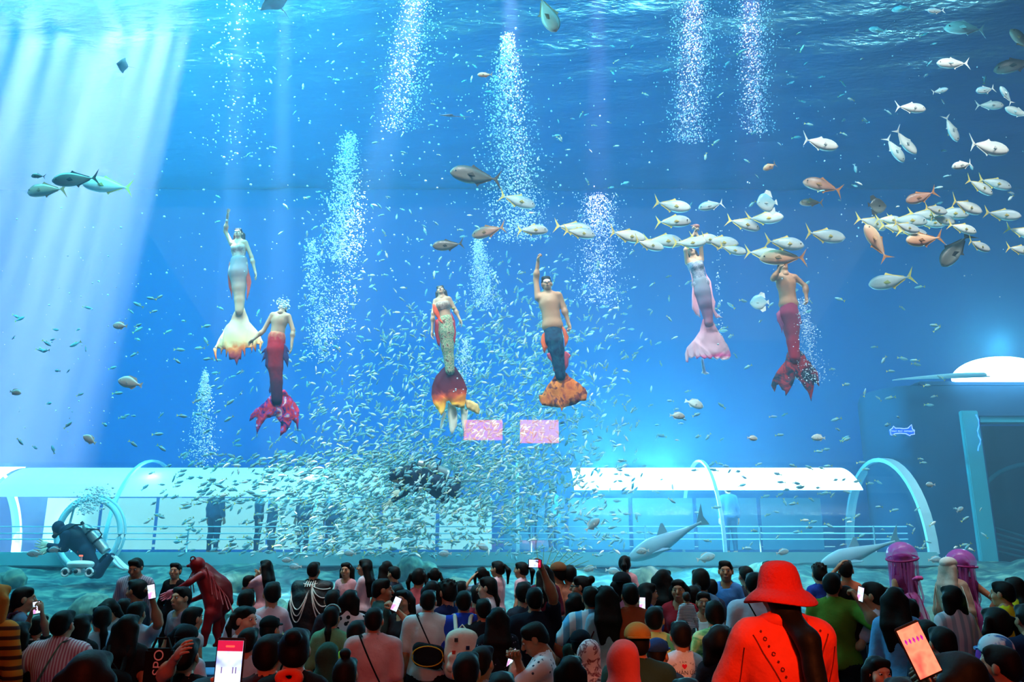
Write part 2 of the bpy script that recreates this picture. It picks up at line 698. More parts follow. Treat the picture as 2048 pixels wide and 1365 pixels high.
def make_hair(style):
    s = Sdf(.0125)
    s.ell((0, -.020, .034), (.081, .100, .088), .02)
    if style in ('short',):
        s.cap((-.04, .045, .084), (.045, .040, .090), .024, k=.03)
        s.ell((0, -.07, -.02), (.068, .045, .06), .03)
    else:
        s.ell((0, -.05, -.02), (.080, .07, .07), .03)
        s.cap((-.045, .046, .080), (.045, .046, .080), .024, k=.03)
    if style == 'long':
        for x in (-.07, -.03, .03, .07):
            s.cap((x, -.045, .0), (x * 1.15, -.095, -.20), .048, .050, .03)
            s.cap((x * 1.15, -.095, -.20), (x * 1.0, -.105, -.40), .050, .022, .03)
    if style == 'bob':
        for x in (-.075, -.03, .03, .075):
            s.cap((x, -.035, 0), (x * 1.1, -.05, -.135), .044, .038, .03)
    if style == 'pony':
        s.ell((0, -.125, .05), (.026, .026, .026), .015)
        s.cap((0, -.135, .05), (.01, -.185, -.02), .024, .036, .015)
        s.cap((.01, -.185, -.02), (.02, -.165, -.20), .036, .014, .02)
    if style == 'lowpony':
        s.cap((0, -.085, -.05), (.01, -.115, -.13), .030, .032, .02)
        s.cap((.01, -.115, -.13), (.02, -.11, -.36), .032, .012, .02)
    if style == 'pigtails':
        for x in (-1, 1):
            s.ell((x * .085, -.06, .03), (.024, .024, .024), .012)
            s.cap((x * .085, -.06, .03), (x * .118, -.07, -.05), .022, .028, .012)
            s.cap((x * .118, -.07, -.05), (x * .10, -.04, -.20), .028, .011, .015)
    if style == 'hatpony':
        s.ell((0, -.07, -.06), (.075, .06, .08), .03)
        s.cap((0, -.10, -.10), (.03, -.235, -.20), .055, .055, .03)
        s.cap((.03, -.235, -.20), (.045, -.275, -.45), .055, .05, .03)
        s.cap((.045, -.275, -.45), (.05, -.265, -.72), .05, .02, .03)
    if style == 'braid':
        for i in range(7):
            s.ell((-.06 + .012 * math.sin(i * 2.1), -.10 - .004 * i, -.05 - .042 * i), (.026 - .0015 * i, .024 - .001 * i, .030), .008)
    if style == 'bun':
        s.ell((0, -.115, .075), (.046, .044, .044), .008)
    if style == 'topbun':
        s.ell((0, -.045, .145), (.042, .042, .038), .010)
    if style == 'messy':
        for i in range(18):
            a, e = i * 2.4, .25 + 1.25 * (i / 18)
            q = np.array((.074 * math.cos(a) * math.cos(e), -.025 + .09 * math.sin(a) * math.cos(e), .036 + .082 * math.sin(e)))
            s.cap(q, q * 1.0 + np.array((.012 * math.cos(a), .012 * math.sin(a), .010)), .022, .012, .01)
    v, f = s.build(hair_clip, .0028)
    return np_mesh('hair', v, f)


HAIR = {}


def hair_mesh(style):
    if style not in HAIR:
        HAIR[style] = make_hair(style)
    return HAIR[style]


# ------------------------------------------------------------------ the body
BUILDS = {  # shoulder half width, hip half width, thickness, head scale
    'm': (.174, .150, 1.02, .97), 'f': (.150, .155, .92, .97), 'k': (.142, .136, .90, 1.12), 'b': (.188, .165, 1.10, .97)}


def two_bone(a, t, l1, l2, pole):
    a, t, pole = np.array(a, float), np.array(t, float), np.array(pole, float)
    d = t - a
    L = np.linalg.norm(d)
    m = (l1 + l2) * .995
    if L > m:
        t = a + d / L * m
        d = t - a
        L = m
    u = d / L
    x = (l1 * l1 - l2 * l2 + L * L) / (2 * L)
    y = math.sqrt(max(l1 * l1 - x * x, 1e-6))
    p = pole - u * np.dot(pole, u)
    p /= np.linalg.norm(p) + 1e-9
    return a + u * x + p * y, t


ARMS = {  # hand target for the right arm (x mirrored for the left), pole, hand shape
    'down': ((.25, .03, .84), (.3, -1, 0), 'relaxed'),
    'front': ((.07, .32, 1.10), (1, -.4, -.5), 'grip'),
    'cross': ((-.10, .19, 1.17), (1, -.2, -.6), 'relaxed'),
    'phone': ((.06, .40, 1.42), (.7, -.2, -1), 'grip'),
    'mouth': ((.03, .17, 1.45), (.9, .2, -1), 'relaxed'),
    'high': ((.22, .22, 1.86), (1, .2, -.1), 'grip'),
    'wave': ((.30, .16, 1.66), (1, -.1, -1), 'open'),
    'hip': ((.20, -.02, 1.0), (1, -.6, 0), 'relaxed'),
    'bag': ((.14, .15, 1.20), (1, -.3, -.6), 'grip'),
}


def skeleton(build, al, ar, legs='stand', hrot=(0, 0, 0)):
    """al, ar: an ARMS name, or (elbow, hand, shape) in body space; returns (sdf, torso list, arms)."""
    sh, hp, th, hs = BUILDS[build]
    arms = []
    for side, a in ((-1, al), (1, ar)):
        S = np.array((side * (sh - .012), 0, 1.385))
        if isinstance(a, str):
            t, pole, shp = ARMS[a]
            t = np.array(t) * (side, 1, 1)
            e, w = two_bone(S, t, .285, .255, np.array(pole) * (side, 1, 1))
        elif len(a) == 2:
            e, w = two_bone(S, a[0], .285, .255, (side * .8, -.3, -.8))
            shp = a[1]
        else:
            e, w, shp = np.array(a[0]), np.array(a[1]), a[2]
        arms.append((S, e, w, shp, side))
    return sh, hp, th, hs, arms


def torso_prims(s, sh, hp, th, build):
    s.ell((0, 0, .93), (hp + .012, .112 * th, .12), .05)
    s.ell((0, .004, 1.08), (sh * .80 if build != 'f' else sh * .76, .098 * th, .17), .06)
    s.ell((0, .0, 1.27), (sh * .93, .112 * th, .165), .06)
    s.cap((-sh + .045, 0, 1.385), (sh - .045, 0, 1.385), .054, k=.05)
    s.cap((0, -.012, 1.455), (-sh + .05, -.01, 1.395), .046, .04, .05)
    s.cap((0, -.012, 1.455), (sh - .05, -.01, 1.395), .046, .04, .05)
    if build == 'f':
        for x in (-1, 1):
            s.ell((x * .062, .078, 1.265), (.055, .046, .058), .04)
    if build == 'b':
        s.ell((0, .06, 1.06), (.15, .12, .15), .06)


def arm_prims(s, arms, th, upper=True, lower=True, k=.03):
    for S, e, w, shp, side in arms:
        if upper:
            s.cap(S, e, .049 * th, .039 * th, k)
        if lower:
            s.cap(e, w, .039 * th, .027 * th, k)
            m = e * .7 + w * .3
            s.ell(m, (.042 * th,) * 3, .05)


def leg_prims(s, hp, th):
    for x in (-1, 1):
        s.cap((x * .085, 0, .90), (x * .098, .012, .50), .088 * th, .056 * th, .04)
        s.cap((x * .098, .012, .50), (x * .105, -.02, .09), .054 * th, .037 * th, .03)
        s.ell((x * .100, -.022, .37), (.05 * th, .052 * th, .11), .04)
        s.cap((x * .105, -.035, .045), (x * .115, .135, .032), .043, .033, .02)


def hand_matrix(e, w, side, up=None):
    d = np.array(e) - np.array(w)
    z = Vector(d).normalized()
    ref = Vector((-side, .25, 0)) if up is None else Vector(up)
    y = (ref - z * ref.dot(z))
    if y.length < .1:
        y = Vector((0, 1, 0)) - z * z.y
    y.normalize()
    x = y.cross(z)
    return np.array([x[:], y[:], z[:]]).T


def body_mesh(build, al, ar, legs='stand', hrot=(0, 0, 0), h=.021):
    sh, hp, th, hs, arms = skeleton(build, al, ar)
    s = Sdf(h)
    torso_prims(s, sh, hp, th, build)
    arm_prims(s, arms, th)
    if legs == 'stand':
        leg_prims(s, hp, th)
    s.cap((0, -.012, 1.40), (0, .0, 1.50), .056, .054, .03)
    v, f = s.build()
    vs, fs, mi = [v], [f], [np.zeros(len(f), int)]
    n = len(v)
    hv, hf, hm = HEAD
    R = np.array(Euler([math.radians(a) for a in hrot], 'XYZ').to_matrix())
    piv = np.array((0, -.02, -.10))
    hv = ((hv * hs - piv) @ R.T) + piv + head_pos(hs)
    vs.append(hv)
    fs.append(hf + n)
    mi.append(hm)
    n += len(hv)
    for S, e, w, shp, side in arms:
        v, f = HANDS[shp]
        if side < 0:
            v = mirror_x(v)
            f = f[:, ::-1]
        v = v @ hand_matrix(e, w, side).T * 1.0 + w
        vs.append(v)
        fs.append(f + n)
        mi.append(np.zeros(len(f), int))
        n += len(v)
    me = np_mesh('body', np.concatenate(vs), np.concatenate(fs))
    me.polygons.foreach_set('material_index', np.concatenate(mi).astype(np.int32))
    return me


def head_pos(hs):
    return np.array((0, .012, 1.475 + .115 * hs))


def top_mesh(build, al, ar, sleeve=.62, hem=.87, loose=.014, neck=.070, h=.021):
    """A shirt over the torso: sleeve 0..2 (elbow at 1, wrist at 2)."""
    sh, hp, th, hs, arms = skeleton(build, al, ar)
    s = Sdf(h)
    torso_prims(s, sh, hp, th, build)
    for S, e, w, shp, side in arms:
        if sleeve > 0:
            t = min(1, sleeve)
            q = S + (e - S) * t
            s.cap(S, q, .054 * th, (.054 - .008 * t) * th, .03)
        if sleeve > 1:
            q = e + (w - e) * (sleeve - 1) * .95
            s.cap(e, q, .046 * th, .036 * th, .03)
    s.cap((-.06, 0, hem + .06), (.06, 0, hem + .06), hp * .66, k=.05, sq=.9)
    g = s.grow(loose)

    def clip(f, X, Y, Z):
        f = np.maximum(f, hem - Z)
        d = np.sqrt(X ** 2 + (Y - .012) ** 2) - neck
        return np.maximum(f, np.minimum(-d, 1.0) * (Z > 1.30) - 1.0 * (Z <= 1.30))
    v, f = g.build(clip, .0035)
    return np_mesh('shirt', v, f)


def bottom_mesh(build, kind):
    sh, hp, th, hs = BUILDS[build]
    s = Sdf(.022)
    s.ell((0, 0, .93), (hp + .012, .112 * th, .12), .05)
    if kind == 'skirt':
        s.cap((0, 0, .95), (0, 0, .52), .135, .24, .04, .8)
        lo = .52
    elif kind == 'dress':
        s.cap((0, 0, .98), (0, 0, .28), .13, .27, .04, .8)
        lo = .28
    else:
        leg_prims(s, hp, th)
        lo = .48 if kind == 'shorts' else .075
    g = s.grow(.014 if kind != 'shorts' else .022)
    v, f = g.build(lambda f, X, Y, Z: np.maximum(np.maximum(f, Z - .99), lo - Z), .003)
    return np_mesh('trousers', v, f)


CACHE = {}


def cached(key, fn, *a, **k):
    if key not in CACHE:
        CACHE[key] = fn(*a, **k)
    return CACHE[key]


def akey(a):
    return a if isinstance(a, str) else tuple(np.round(np.concatenate([np.ravel(x) for x in a if not isinstance(x, str)]), 3)) + tuple(x for x in a if isinstance(x, str))


def floor_z(d):
    return .25 if d < 4.4 else 0.0 if d < 9.75 else .3 if d < 10.35 else .6


PEOPLE = []


def person(label, px, py, d, rot=0, build='m', hair='short', skin=1, shirt=(200, 200, 205), sleeve=.62, hem=.87, pants=(20, 22, 30), bottom='trousers',
           al='down', ar='down', hl=None, hr=None, hrot=(0, 0, 0), fz=None, hairmat=None, group='visitors watching the show', lift=0, shoes=False, h=.021, name='person', loose=.014):
    """A standing visitor whose head top is seen at (px, py), d metres away; rot 0 looks at the tank."""
    hs = BUILDS[build][3]
    full = 1.475 + .115 * hs + (.128 if hair != 'none' else .115) * hs
    z0 = floor_z(d) if fz is None else fz
    top = P(px, py, d)
    sca = (top.z - z0) / full
    PEOPLE.append((label, round(top.z - z0, 2), d))
    Mx = Matrix.Translation((top.x, d, z0)) @ Matrix.Rotation(math.radians(rot), 4, 'Z') @ Matrix.Diagonal((sca, sca, sca, 1))
    inv = Mx.inverted()
    if hl:
        al = (np.array((inv @ P(*hl[:3]))[:]), hl[3] if len(hl) > 3 else 'grip')
    if hr:
        ar = (np.array((inv @ P(*hr[:3]))[:]), hr[3] if len(hr) > 3 else 'grip')
    key = (build, akey(al), akey(ar), hrot, h)
    me = cached(('body',) + key, body_mesh, build, al, ar, 'stand', hrot, h)
    if not me.materials:
        for m in (SKINS[skin], M_eye, M_iris, M_lips):
            me.materials.append(m)
    o = bpy.data.objects.new(name, me)
    C.objects.link(o)
    o.material_slots[0].link = 'OBJECT'
    o.material_slots[0].material = SKINS[skin]
    o.matrix_world = Mx
    tag(o, label, 'person', group)
    if shirt is not None:
        m = shirt if isinstance(shirt, bpy.types.Material) else cloth(*shirt)
        sm_ = cached(('top',) + key + (sleeve, hem, loose), top_mesh, build, al, ar, sleeve, hem, loose, .070, h)
        link('shirt', sm_, o, m)
    if pants is not None:
        m = pants if isinstance(pants, bpy.types.Material) else cloth(*pants)
        link('skirt' if bottom in ('skirt', 'dress') else 'trousers', cached(('bot', build, bottom), bottom_mesh, build, bottom), o, m)
    if hair != 'none':
        ho = link('hair', hair_mesh(hair), o, hairmat or M_hair)
        R = Euler([math.radians(a) for a in hrot], 'XYZ').to_matrix().to_4x4()
        piv = Vector((0, -.02, -.10))
        ho.matrix_local = Matrix.Translation(Vector(head_pos(hs)) + piv) @ R @ Matrix.Translation(-piv) @ Matrix.Scale(hs, 4)
    if shoes:
        for x in (-1, 1):
            s = cached(('shoe', x), lambda: np_mesh('shoe', *Sdf(.014).cap((x * .105, -.035, .05), (x * .116, .14, .04), .052, .044, .02).build(lambda f, X, Y, Z: np.maximum(f, .002 - Z))))
            link('shoe', s, o, cloth(190, 190, 190))
    return o


def head_child(o, name, me, m, build='m', hrot=(0, 0, 0)):
    """Something worn on the head, given in head space."""
    hs = BUILDS[build][3]
    c = link(name, me, o, m)
    R = Euler([math.radians(a) for a in hrot], 'XYZ').to_matrix().to_4x4()
    piv = Vector((0, -.02, -.10))
    c.matrix_local = Matrix.Translation(Vector(head_pos(hs)) + piv) @ R @ Matrix.Translation(-piv) @ Matrix.Scale(hs, 4)
    return c


def cap_hat(o, m, build='m', backward=False, hrot=(0, 0, 0)):
    def mk():
        s = Sdf(.012)
        s.ell((0, -.018, .055), (.094, .110, .086), .01)
        v, f = s.build(lambda f, X, Y, Z: np.maximum(f, .035 - Z))
        return np_mesh('cap', v, f)

    def brim():
        pts = []
        for i in range(13):
            a = math.pi * i / 12
            pts.append((.082 * math.cos(a), .06 + .095 * math.sin(a)))
        v = [(x, y, .046 - .9 * x * x) for x, y in pts] + [(x, y, .056 - .9 * x * x) for x, y in pts]
        nn = len(pts)
        f = [tuple(range(nn))[::-1], tuple(range(nn, 2 * nn))] + [(i, (i + 1) % nn, (i + 1) % nn + nn, i + nn) for i in range(nn)]
        return mesh('cap_brim', v, f, False)
    a = head_child(o, 'cap', cached('capmesh', mk), m, build, hrot)
    b = link('brim', cached('capbrim', brim), a, m)
    if backward:
        b.rotation_euler = (0, 0, math.pi)
        b.location = (0, -.03, 0)
    return a


def hijab(o, m, build='f', hrot=(0, 0, 0)):
    def mk():
        s = Sdf(.014)
        s.ell((0, -.015, .035), (.092, .110, .098), .02)
        s.cap((0, -.02, -.03), (0, -.03, -.15), .088, .098, .04)
        s.cap((-.10, -.03, -.21), (.10, -.03, -.21), .085, k=.06)
        s.ell((0, -.05, -.30), (.19, .13, .14), .06)
        v, f = s.build(lambda f, X, Y, Z: np.maximum(f, -(np.sqrt((X / .062) ** 2 + ((Y - .12) / .075) ** 2 + ((Z + .03) / .085) ** 2) - 1) * .06), .004)
        return np_mesh('headscarf', v, f)
    return head_child(o, 'headscarf', cached('hijab', mk), m, build, hrot)


# ------------------------------------------------------------------ things people carry
M_black = mat('black_plastic', (.012, .012, .014), .35, var=0)


def screen_mat(kind):
    if kind == 'red':
        return pattern_mat_emit('phone_screen', [(.0, srgb(255, 90, 70)), (.5, srgb(255, 120, 90)), (1, srgb(255, 70, 60))], 2.0)
    if kind == 'blue':
        return pattern_mat_emit('phone_screen', [(.0, srgb(90, 110, 255)), (.45, srgb(200, 215, 255)), (1, srgb(235, 240, 255))], 1.6)
    return pattern_mat_emit('phone_screen', [(.0, srgb(120, 190, 235)), (.5, srgb(225, 235, 250)), (1, srgb(220, 120, 200))], 1.3)


def pattern_mat_emit(name, cols, s):
    m = bpy.data.materials.new(name)
    nt, n, l = nodes(m)
    b = n['Principled BSDF']
    b.inputs['Base Color'].default_value = (.02, .02, .02, 1)
    tc = n.new('ShaderNodeTexCoord')
    t = n.new('ShaderNodeTexNoise')
    t.inputs['Scale'].default_value = 18
    rp = n.new('ShaderNodeValToRGB')
    while len(rp.color_ramp.elements) < len(cols):
        rp.color_ramp.elements.new(.5)
    for e, (p, c) in zip(rp.color_ramp.elements, cols):
        e.position, e.color = .3 + .4 * p, (*c, 1)
    l.new(tc.outputs['Object'], t.inputs['Vector'])
    l.new(t.outputs[0], rp.inputs[0])
    l.new(rp.outputs[0], b.inputs['Emission Color'])
    b.inputs['Emission Strength'].default_value = s
    return m


def phone(label, px, py, d, roll=0, yaw=0, pitch=0, kind='mix', w=.074, hgt=.155):
    """A phone held up at that pixel, its screen towards the camera."""
    p = P(px, py, d)
    o = link('phone', box_mesh('phone', (-w / 2, 0, -hgt / 2), (w / 2, .009, hgt / 2), .003), None, M_black)
    s = link('screen', box_mesh('screen', (-w / 2 + .004, -.0012, -hgt / 2 + .007), (w / 2 - .004, .0005, hgt / 2 - .007)), o, screen_mat(kind))
    link('camera_bump', box_mesh('camera_bump', (-w / 2 + .006, .008, hgt / 2 - .04), (-w / 2 + .032, .0115, hgt / 2 - .008), .001), o, M_black)
    o.matrix_world = Matrix.Translation(p) @ Euler((math.radians(pitch), math.radians(roll), math.radians(yaw)), 'YXZ').to_matrix().to_4x4()
    if kind == 'blue':
        link('screen_header', box_mesh('screen_header', (-w / 2 + .004, -.0018, hgt / 2 - .034), (w / 2 - .004, -.0008, hgt / 2 - .007)), o, emit_mat('screen_header', (.45, .01, .06), 1.0))
        link('record_button', box_mesh('record_button', (-.012, -.0024, hgt / 2 - .024), (.012, -.0014, hgt / 2 - .019), .001), o, emit_mat('record_red', (1, .08, .05), 1.6))
        for x in (-.018, .012, .02):
            link('screen_figure', box_mesh('screen_figure', (x - .0015, -.0018, -.012), (x + .0015, -.0008, .004)), o, emit_mat('screen_figure', (.15, .15, .35), 1.0))
    if kind == 'red':
        for i in range(5):
            x = -.026 + .013 * i
            v, f = tube_data([(x, -.002, .028 - .0012 * i), (x, -.002, .036 - .0012 * i), (x, -.002, .044 - .0012 * i)], [.0012, .0042, .0012], 8)
            link('screen_figure', mesh('screen_figure', [(p_[0], -.0014 + (p_[1] + .002) * .08, p_[2]) for p_ in v], f), o, emit_mat('screen_violet', (.30, .01, .35), 1.0))
    tag(o, label, 'phone')
    return o


def backpack(o, label, m, m2=None, build='m', w=.15, hgt=.42, z=1.14, pocket=True, name='backpack'):
    """A backpack on the back of visitor o."""
    th = BUILDS[build][2]
    y0 = -.112 * th - .02
    r = empty(name)
    r.matrix_world = o.matrix_world @ Matrix.Translation((0, y0, z))
    s = Sdf(.02)
    s.ell((0, -.075, 0), (w, .085, hgt * .5), .03)
    s.cap((-w * .55, -.06, -hgt * .34), (w * .55, -.06, -hgt * .34), .072, k=.05)
    s.cap((-w * .5, -.06, hgt * .3), (w * .5, -.06, hgt * .3), .062, k=.05)
    link('bag_body', np_mesh('bag_body', *s.build()), r, m)
    if pocket:
        s = Sdf(.016)
        s.cap((-w * .55, -.14, -hgt * .24), (w * .55, -.14, -hgt * .24), .05, k=.04)
        s.cap((-w * .5, -.14, -hgt * .05), (w * .5, -.14, -hgt * .05), .045, k=.04)
        link('pocket', np_mesh('pocket', *s.build()), r, m2 or m)
    sh = BUILDS[build][0]
    for x in (-1, 1):
        pts = [(x * .06, -.03, hgt * .42), (x * .075, .02, 1.44 - z + .02), (x * .085, -y0 * .9, 1.455 - z + .015), (x * .095, -y0 + .10 * th, 1.40 - z), (x * .10, -y0 + .135 * th, 1.28 - z), (x * .13, -y0 + .09, 1.12 - z), (x * .16, -.01, 1.02 - z)]
        v, f = tube_data(pts, .02, 6)
        link('strap', mesh('strap', v, f), r, m2 or m)
    tube('carry_loop', [(-.03, -.05, hgt * .48), (0, -.06, hgt * .56), (.03, -.05, hgt * .48)], .008, m2 or m, r, 6)
    tag(r, label, 'backpack')
    return r


def sling(o, label, m, msk, side=1, build='m', bag=True, bagz=1.12, name='sling_bag', trim=None, bx=.0):
    """A strap across the back, shoulder to opposite hip, with a bag on it."""
    th = BUILDS[build][2]
    sh = BUILDS[build][0]
    r = empty(name)
    r.matrix_world = o.matrix_world
    pts = []
    for t in np.linspace(0, 1, 9):
        x = side * (.09 - (.09 + sh * .85) * t)
        z = 1.475 - .50 * t
        y = -(.112 * th + .03) * math.cos(min(1, abs(x) / (sh * 1.15)) * 1.35) - .012
        pts.append((x, y, z))
    pts = [(side * .085, .02, 1.475)] + pts
    w = .022
    v, f = [], []
    for i, p in enumerate(pts):
        for dx, dy in ((-w * .7, 0), (w * .7, 0), (w * .7, -.008), (-w * .7, -.008)):
            v.append((p[0] + dx * .75, p[1] + dy, p[2] - side * dx * -.65))
    for i in range(len(pts) - 1):
        for j in range(4):
            f.append((i * 4 + j, i * 4 + (j + 1) % 4, i * 4 + 4 + (j + 1) % 4, i * 4 + 4 + j))
    link('strap', mesh('strap', v, f, False), r, msk)
    if bag:
        s = Sdf(.015)
        c = Vector((bx, -.112 * th - .075, bagz))
        s.cap(c + Vector((-.09, 0, .05)), c + Vector((.09, 0, .02)), .06, k=.04, sq=.8)
        s.cap(c + Vector((-.08, 0, -.05)), c + Vector((.08, 0, -.08)), .06, k=.05, sq=.8)
        link('bag_body', np_mesh('bag_body', *s.build()), r, m)
        if trim:
            lp = [c + Vector((.15 * math.cos(a) * (1 if abs(math.cos(a)) < .9 else .97), -.052, .09 * math.sin(a) - .015)) for a in np.linspace(0, 2 * math.pi, 24, endpoint=False)]
            tube('piping', lp, .006, trim, r, 6, True)
    tag(r, label, 'bag')
    return r


def write_on(o, shirt_name, text, size, x, z, m, name='lettering', rot=0, front=False):
    """Lettering pressed onto the back (or front) of the shirt of visitor o, in body space."""
    sh = [c for c in o.children if c.name.split('.')[0] == shirt_name][0]
    me0 = sh.data
    tree = BVHTree.FromPolygons([v.co[:] for v in me0.vertices], [p.vertices[:] for p in me0.polygons])
    cu = bpy.data.curves.new(name, 'FONT')
    cu.body = text
    cu.size = size
    cu.align_x = 'CENTER'
    cu.resolution_u = 2
    t = bpy.data.objects.new(name, cu)
    me = bpy.data.meshes.new_from_object(t)
    bpy.data.objects.remove(t)
    me = me.copy()
    bm = bmesh.new()
    bm.from_mesh(me)
    bmesh.ops.subdivide_edges(bm, edges=[e for e in bm.edges if e.calc_length() > size * .3], cuts=1)
    c, s_ = math.cos(rot), math.sin(rot)
    for v in bm.verts:
        a, b = v.co.x * c - v.co.y * s_, v.co.x * s_ + v.co.y * c
        q = Vector(((-a if front else a) + x, 0, b + z))
        sg = 1 if front else -1
        hit = tree.ray_cast(Vector((q.x, sg * .6, q.z)), Vector((0, -sg, 0)))
        v.co = Vector((q.x, (hit[0].y if hit[0] else sg * .13) + sg * .004, q.z))
    bm.to_mesh(me)
    bm.free()
    return link(name, me, o, m)
# ------------------------------------------------------------------ the acrylic tunnel across the tank bed
TY, TZ, TR, TX0, TX1 = 19.5, 1.95, 2.05, -12.6, 8.6
M_acr = clear_mat('tunnel_acrylic', (.93, .98, 1), .05, .08, flat=True)
M_rim = mat('tunnel_rim', srgb(190, 232, 245), .4, var=.08, scale=6)
M_conc = mat('tunnel_base', srgb(120, 185, 195), .7, var=.15, scale=3)
M_metal = mat('brushed_metal', (.6, .65, .68), .3, .9, var=.05)
tun = empty('acrylic_tunnel', (0, TY, TZ))
tag(tun, 'long clear acrylic tunnel lying along the tank bed, lit from inside', 'tunnel')


def arch_pts(r, n=20, a0=0, a1=180):
    return [(r * math.cos(math.radians(a0 + (a1 - a0) * i / n)), r * math.sin(math.radians(a0 + (a1 - a0) * i / n))) for i in range(n + 1)]


def vault(name, x0, x1, r, a0, a1, m, parent, thick=.03, n=24, segs=1):
    v, f = [], []
    pr = arch_pts(r, n, a0, a1)
    po = arch_pts(r + thick, n, a0, a1)
    ring = [(y, z) for y, z in pr] + [(y, z) for y, z in po[::-1]]
    k = len(ring)
    for x in (x0, x1):
        v += [(x, -y, z) for y, z in ring]
    for j in range(k):
        f.append((j, (j + 1) % k, k + (j + 1) % k, k + j))
    for i in range(n):
        f.append((i, k - 1 - i, k - 2 - i, i + 1))
        f.append((k + i, k + i + 1, k + k - 2 - i, k + k - 1 - i))
    me = mesh(name, v, f, False)
    return link(name, me, parent, m)


xs = np.linspace(TX0, TX1, 6)
for i in range(5):
    vault('acrylic_panel', xs[i], xs[i + 1], TR, 0, 180, M_acr, tun)
for x in list(xs):
    w_ = .20 if x in (xs[0], xs[-1]) else .07
    vault('rim', x - w_ / 2, x + w_ / 2, TR + .035, 0, 180, M_rim, tun, .05 if w_ < .1 else .09)
box('base_curb', (TX0, -TR - .3, -.25), (TX1, -TR + .12, .04), M_conc, tun, .03)
box('base_curb', (TX0, TR - .12, -.25), (TX1, TR + .3, .04), M_conc, tun, .03)
box('walkway', (TX0, -TR + .1, -.1), (TX1, TR - .1, 0), M_conc, tun)
for z in (.30, .42, .56):
    tube('handrail', [(TX0, -1.72, z), (TX1 - .3, -1.72, z)], .014, M_rim, tun, 6)
for x in np.arange(TX0 + 1, TX1, 2.4):
    tube('rail_post', [(x, -1.72, 0), (x, -1.72, .58)], .018, M_metal, tun, 6)
M_glow = emit_mat('lamp_glare', (.72, .92, 1), 5)
M_glow2 = emit_mat('lamp_glare_dim', (.5, .9, 1), .8)
vault('lamp_glare_panel', 1.35, 7.6, TR - .12, 44, 86, M_glow, tun, .02, 8)  # glowing vault put in for a bright reflection on the acrylic
vault('lamp_glare_panel', -11.2, -1.5, TR - .12, 38, 84, M_glow2, tun, .02, 8)  # paler glowing vault for the dimmer part of that reflected band
vault('lamp_glare_panel', -12.45, -11.3, TR - .1, 20, 84, M_glow, tun, .02, 8)
for x_, e_ in ((2.0, 1700), (3.4, 1700), (5.4, 200), (-11.8, 300), (-8, 70), (-4.5, 70)):
    lt = bpy.data.lights.new('tunnel_light', 'POINT')
    lt.energy, lt.color, lt.shadow_soft_size = e_, (.2, .8, 1), .25
    lo_ = bpy.data.objects.new('tunnel_light', lt)
    lo_.location = (x_, TY - 1.0, TZ + 1.7)
    C.objects.link(lo_)
# glowing panels added along the far side to brighten the tunnel
M_lit = mat('added_glow_panel', (.05, .1, .1), .5, var=0, emit=(.5, .98, 1), estr=.85)
M_lit2 = mat('added_glow_panel_blue', (.01, .05, .09), .5, var=0, emit=(.05, .5, 1), estr=.22)
for x0 in np.arange(-11.6, -1.6, 1.4):
    box('added_glow_panel', (x0, 1.45, .1), (x0 + 1.3, 1.5, 1.35), M_lit, tun)
for x0 in np.arange(-.2, 7.8, 1.6):
    box('added_glow_panel', (x0, 1.45, .1), (x0 + 1.5, 1.5, 1.35), M_lit2, tun)
for z0 in (.16, .34, .5):
    box('lit_strip', (-11.5, 1.55, z0), (-2.0, 1.6, z0 + .06), M_lit, tun)
    box('lit_strip', (.6, 1.55, z0), (8.0, 1.6, z0 + .02), M_lit, tun)

# round porthole window in front of the tunnel, by the diver
por = empty('porthole_window', P(178, 1068, 17.0))
tag(por, 'round porthole window with a pale rim behind the diver', 'window')
ring = [(.62 * math.cos(a), 0, .68 * math.sin(a)) for a in np.linspace(0, 2 * math.pi, 48, endpoint=False)]
tube('rim', ring, .055, M_rim, por, 8, True)
ring2 = [(.70 * math.cos(a), .05, .76 * math.sin(a)) for a in np.linspace(0, 2 * math.pi, 48, endpoint=False)]
tube('outer_rim', ring2, .028, M_rim, por, 8, True)
pv, pf = [(0, .02, 0)] + [(x, .02, z) for x, _, z in ring], [(0, 1 + i, 1 + (i + 1) % 48) for i in range(48)]
link('pane', mesh('pane', pv, pf), por, M_acr)
tube('mullion', [(-.50, 0, -.38), (-.36, 0, .54)], .022, M_rim, por, 6)
tube('stand', [(0, .05, -.66), (0, .1, -1.0)], .09, M_conc, por, 8)

# ------------------------------------------------------------------ the rock pavilion with a big window on the right
M_pav = mat('pavilion', srgb(12, 72, 112), .85, var=.25, scale=1.6, bump=.5)
M_pil = mat('pavilion_pillar', srgb(60, 170, 190), .7, var=.06, scale=2)
M_pdark = mat('window_dark', srgb(10, 70, 95), .3, var=.2, scale=1.2)
pd = 18.8
pl = P(1800, 1100, pd)
ptop = P(1990, 772, pd).z
pav = empty('pavilion', (0, pd, 1.5))
tag(pav, 'dark teal rock pavilion with a tall window at the tank end', 'pavilion')
x0 = pl.x
x1 = 15.5
wl, wr = P(1938, 980, pd).x, 15.0      # window bay
zb = 1.2 - 1.5
zt = ptop - 1.5
wz0, wz1 = P(1990, 1135, pd).z - 1.5, P(1960, 832, pd).z - 1.5
ol = []
for i in range(9):                      # rounded left shoulder
    a = math.pi / 2 * i / 8
    ol.append((x0 + .6 - .6 * math.cos(a), 1.2 - 1.2 * math.sin(a)))
v, f = [], []
wall_pts = [(x0 + .5, 2.6), (x0, 1.2)] + ol[1:] + [(wl, 0)]
for x, y in wall_pts:
    v += [(x, y, zb), (x, y, zt)]
for i in range(len(wall_pts) - 1):
    f.append((2 * i, 2 * i + 2, 2 * i + 3, 2 * i + 1))
k = len(v)
link('rock_wall', mesh('rock_wall', v, f), pav, M_pav)
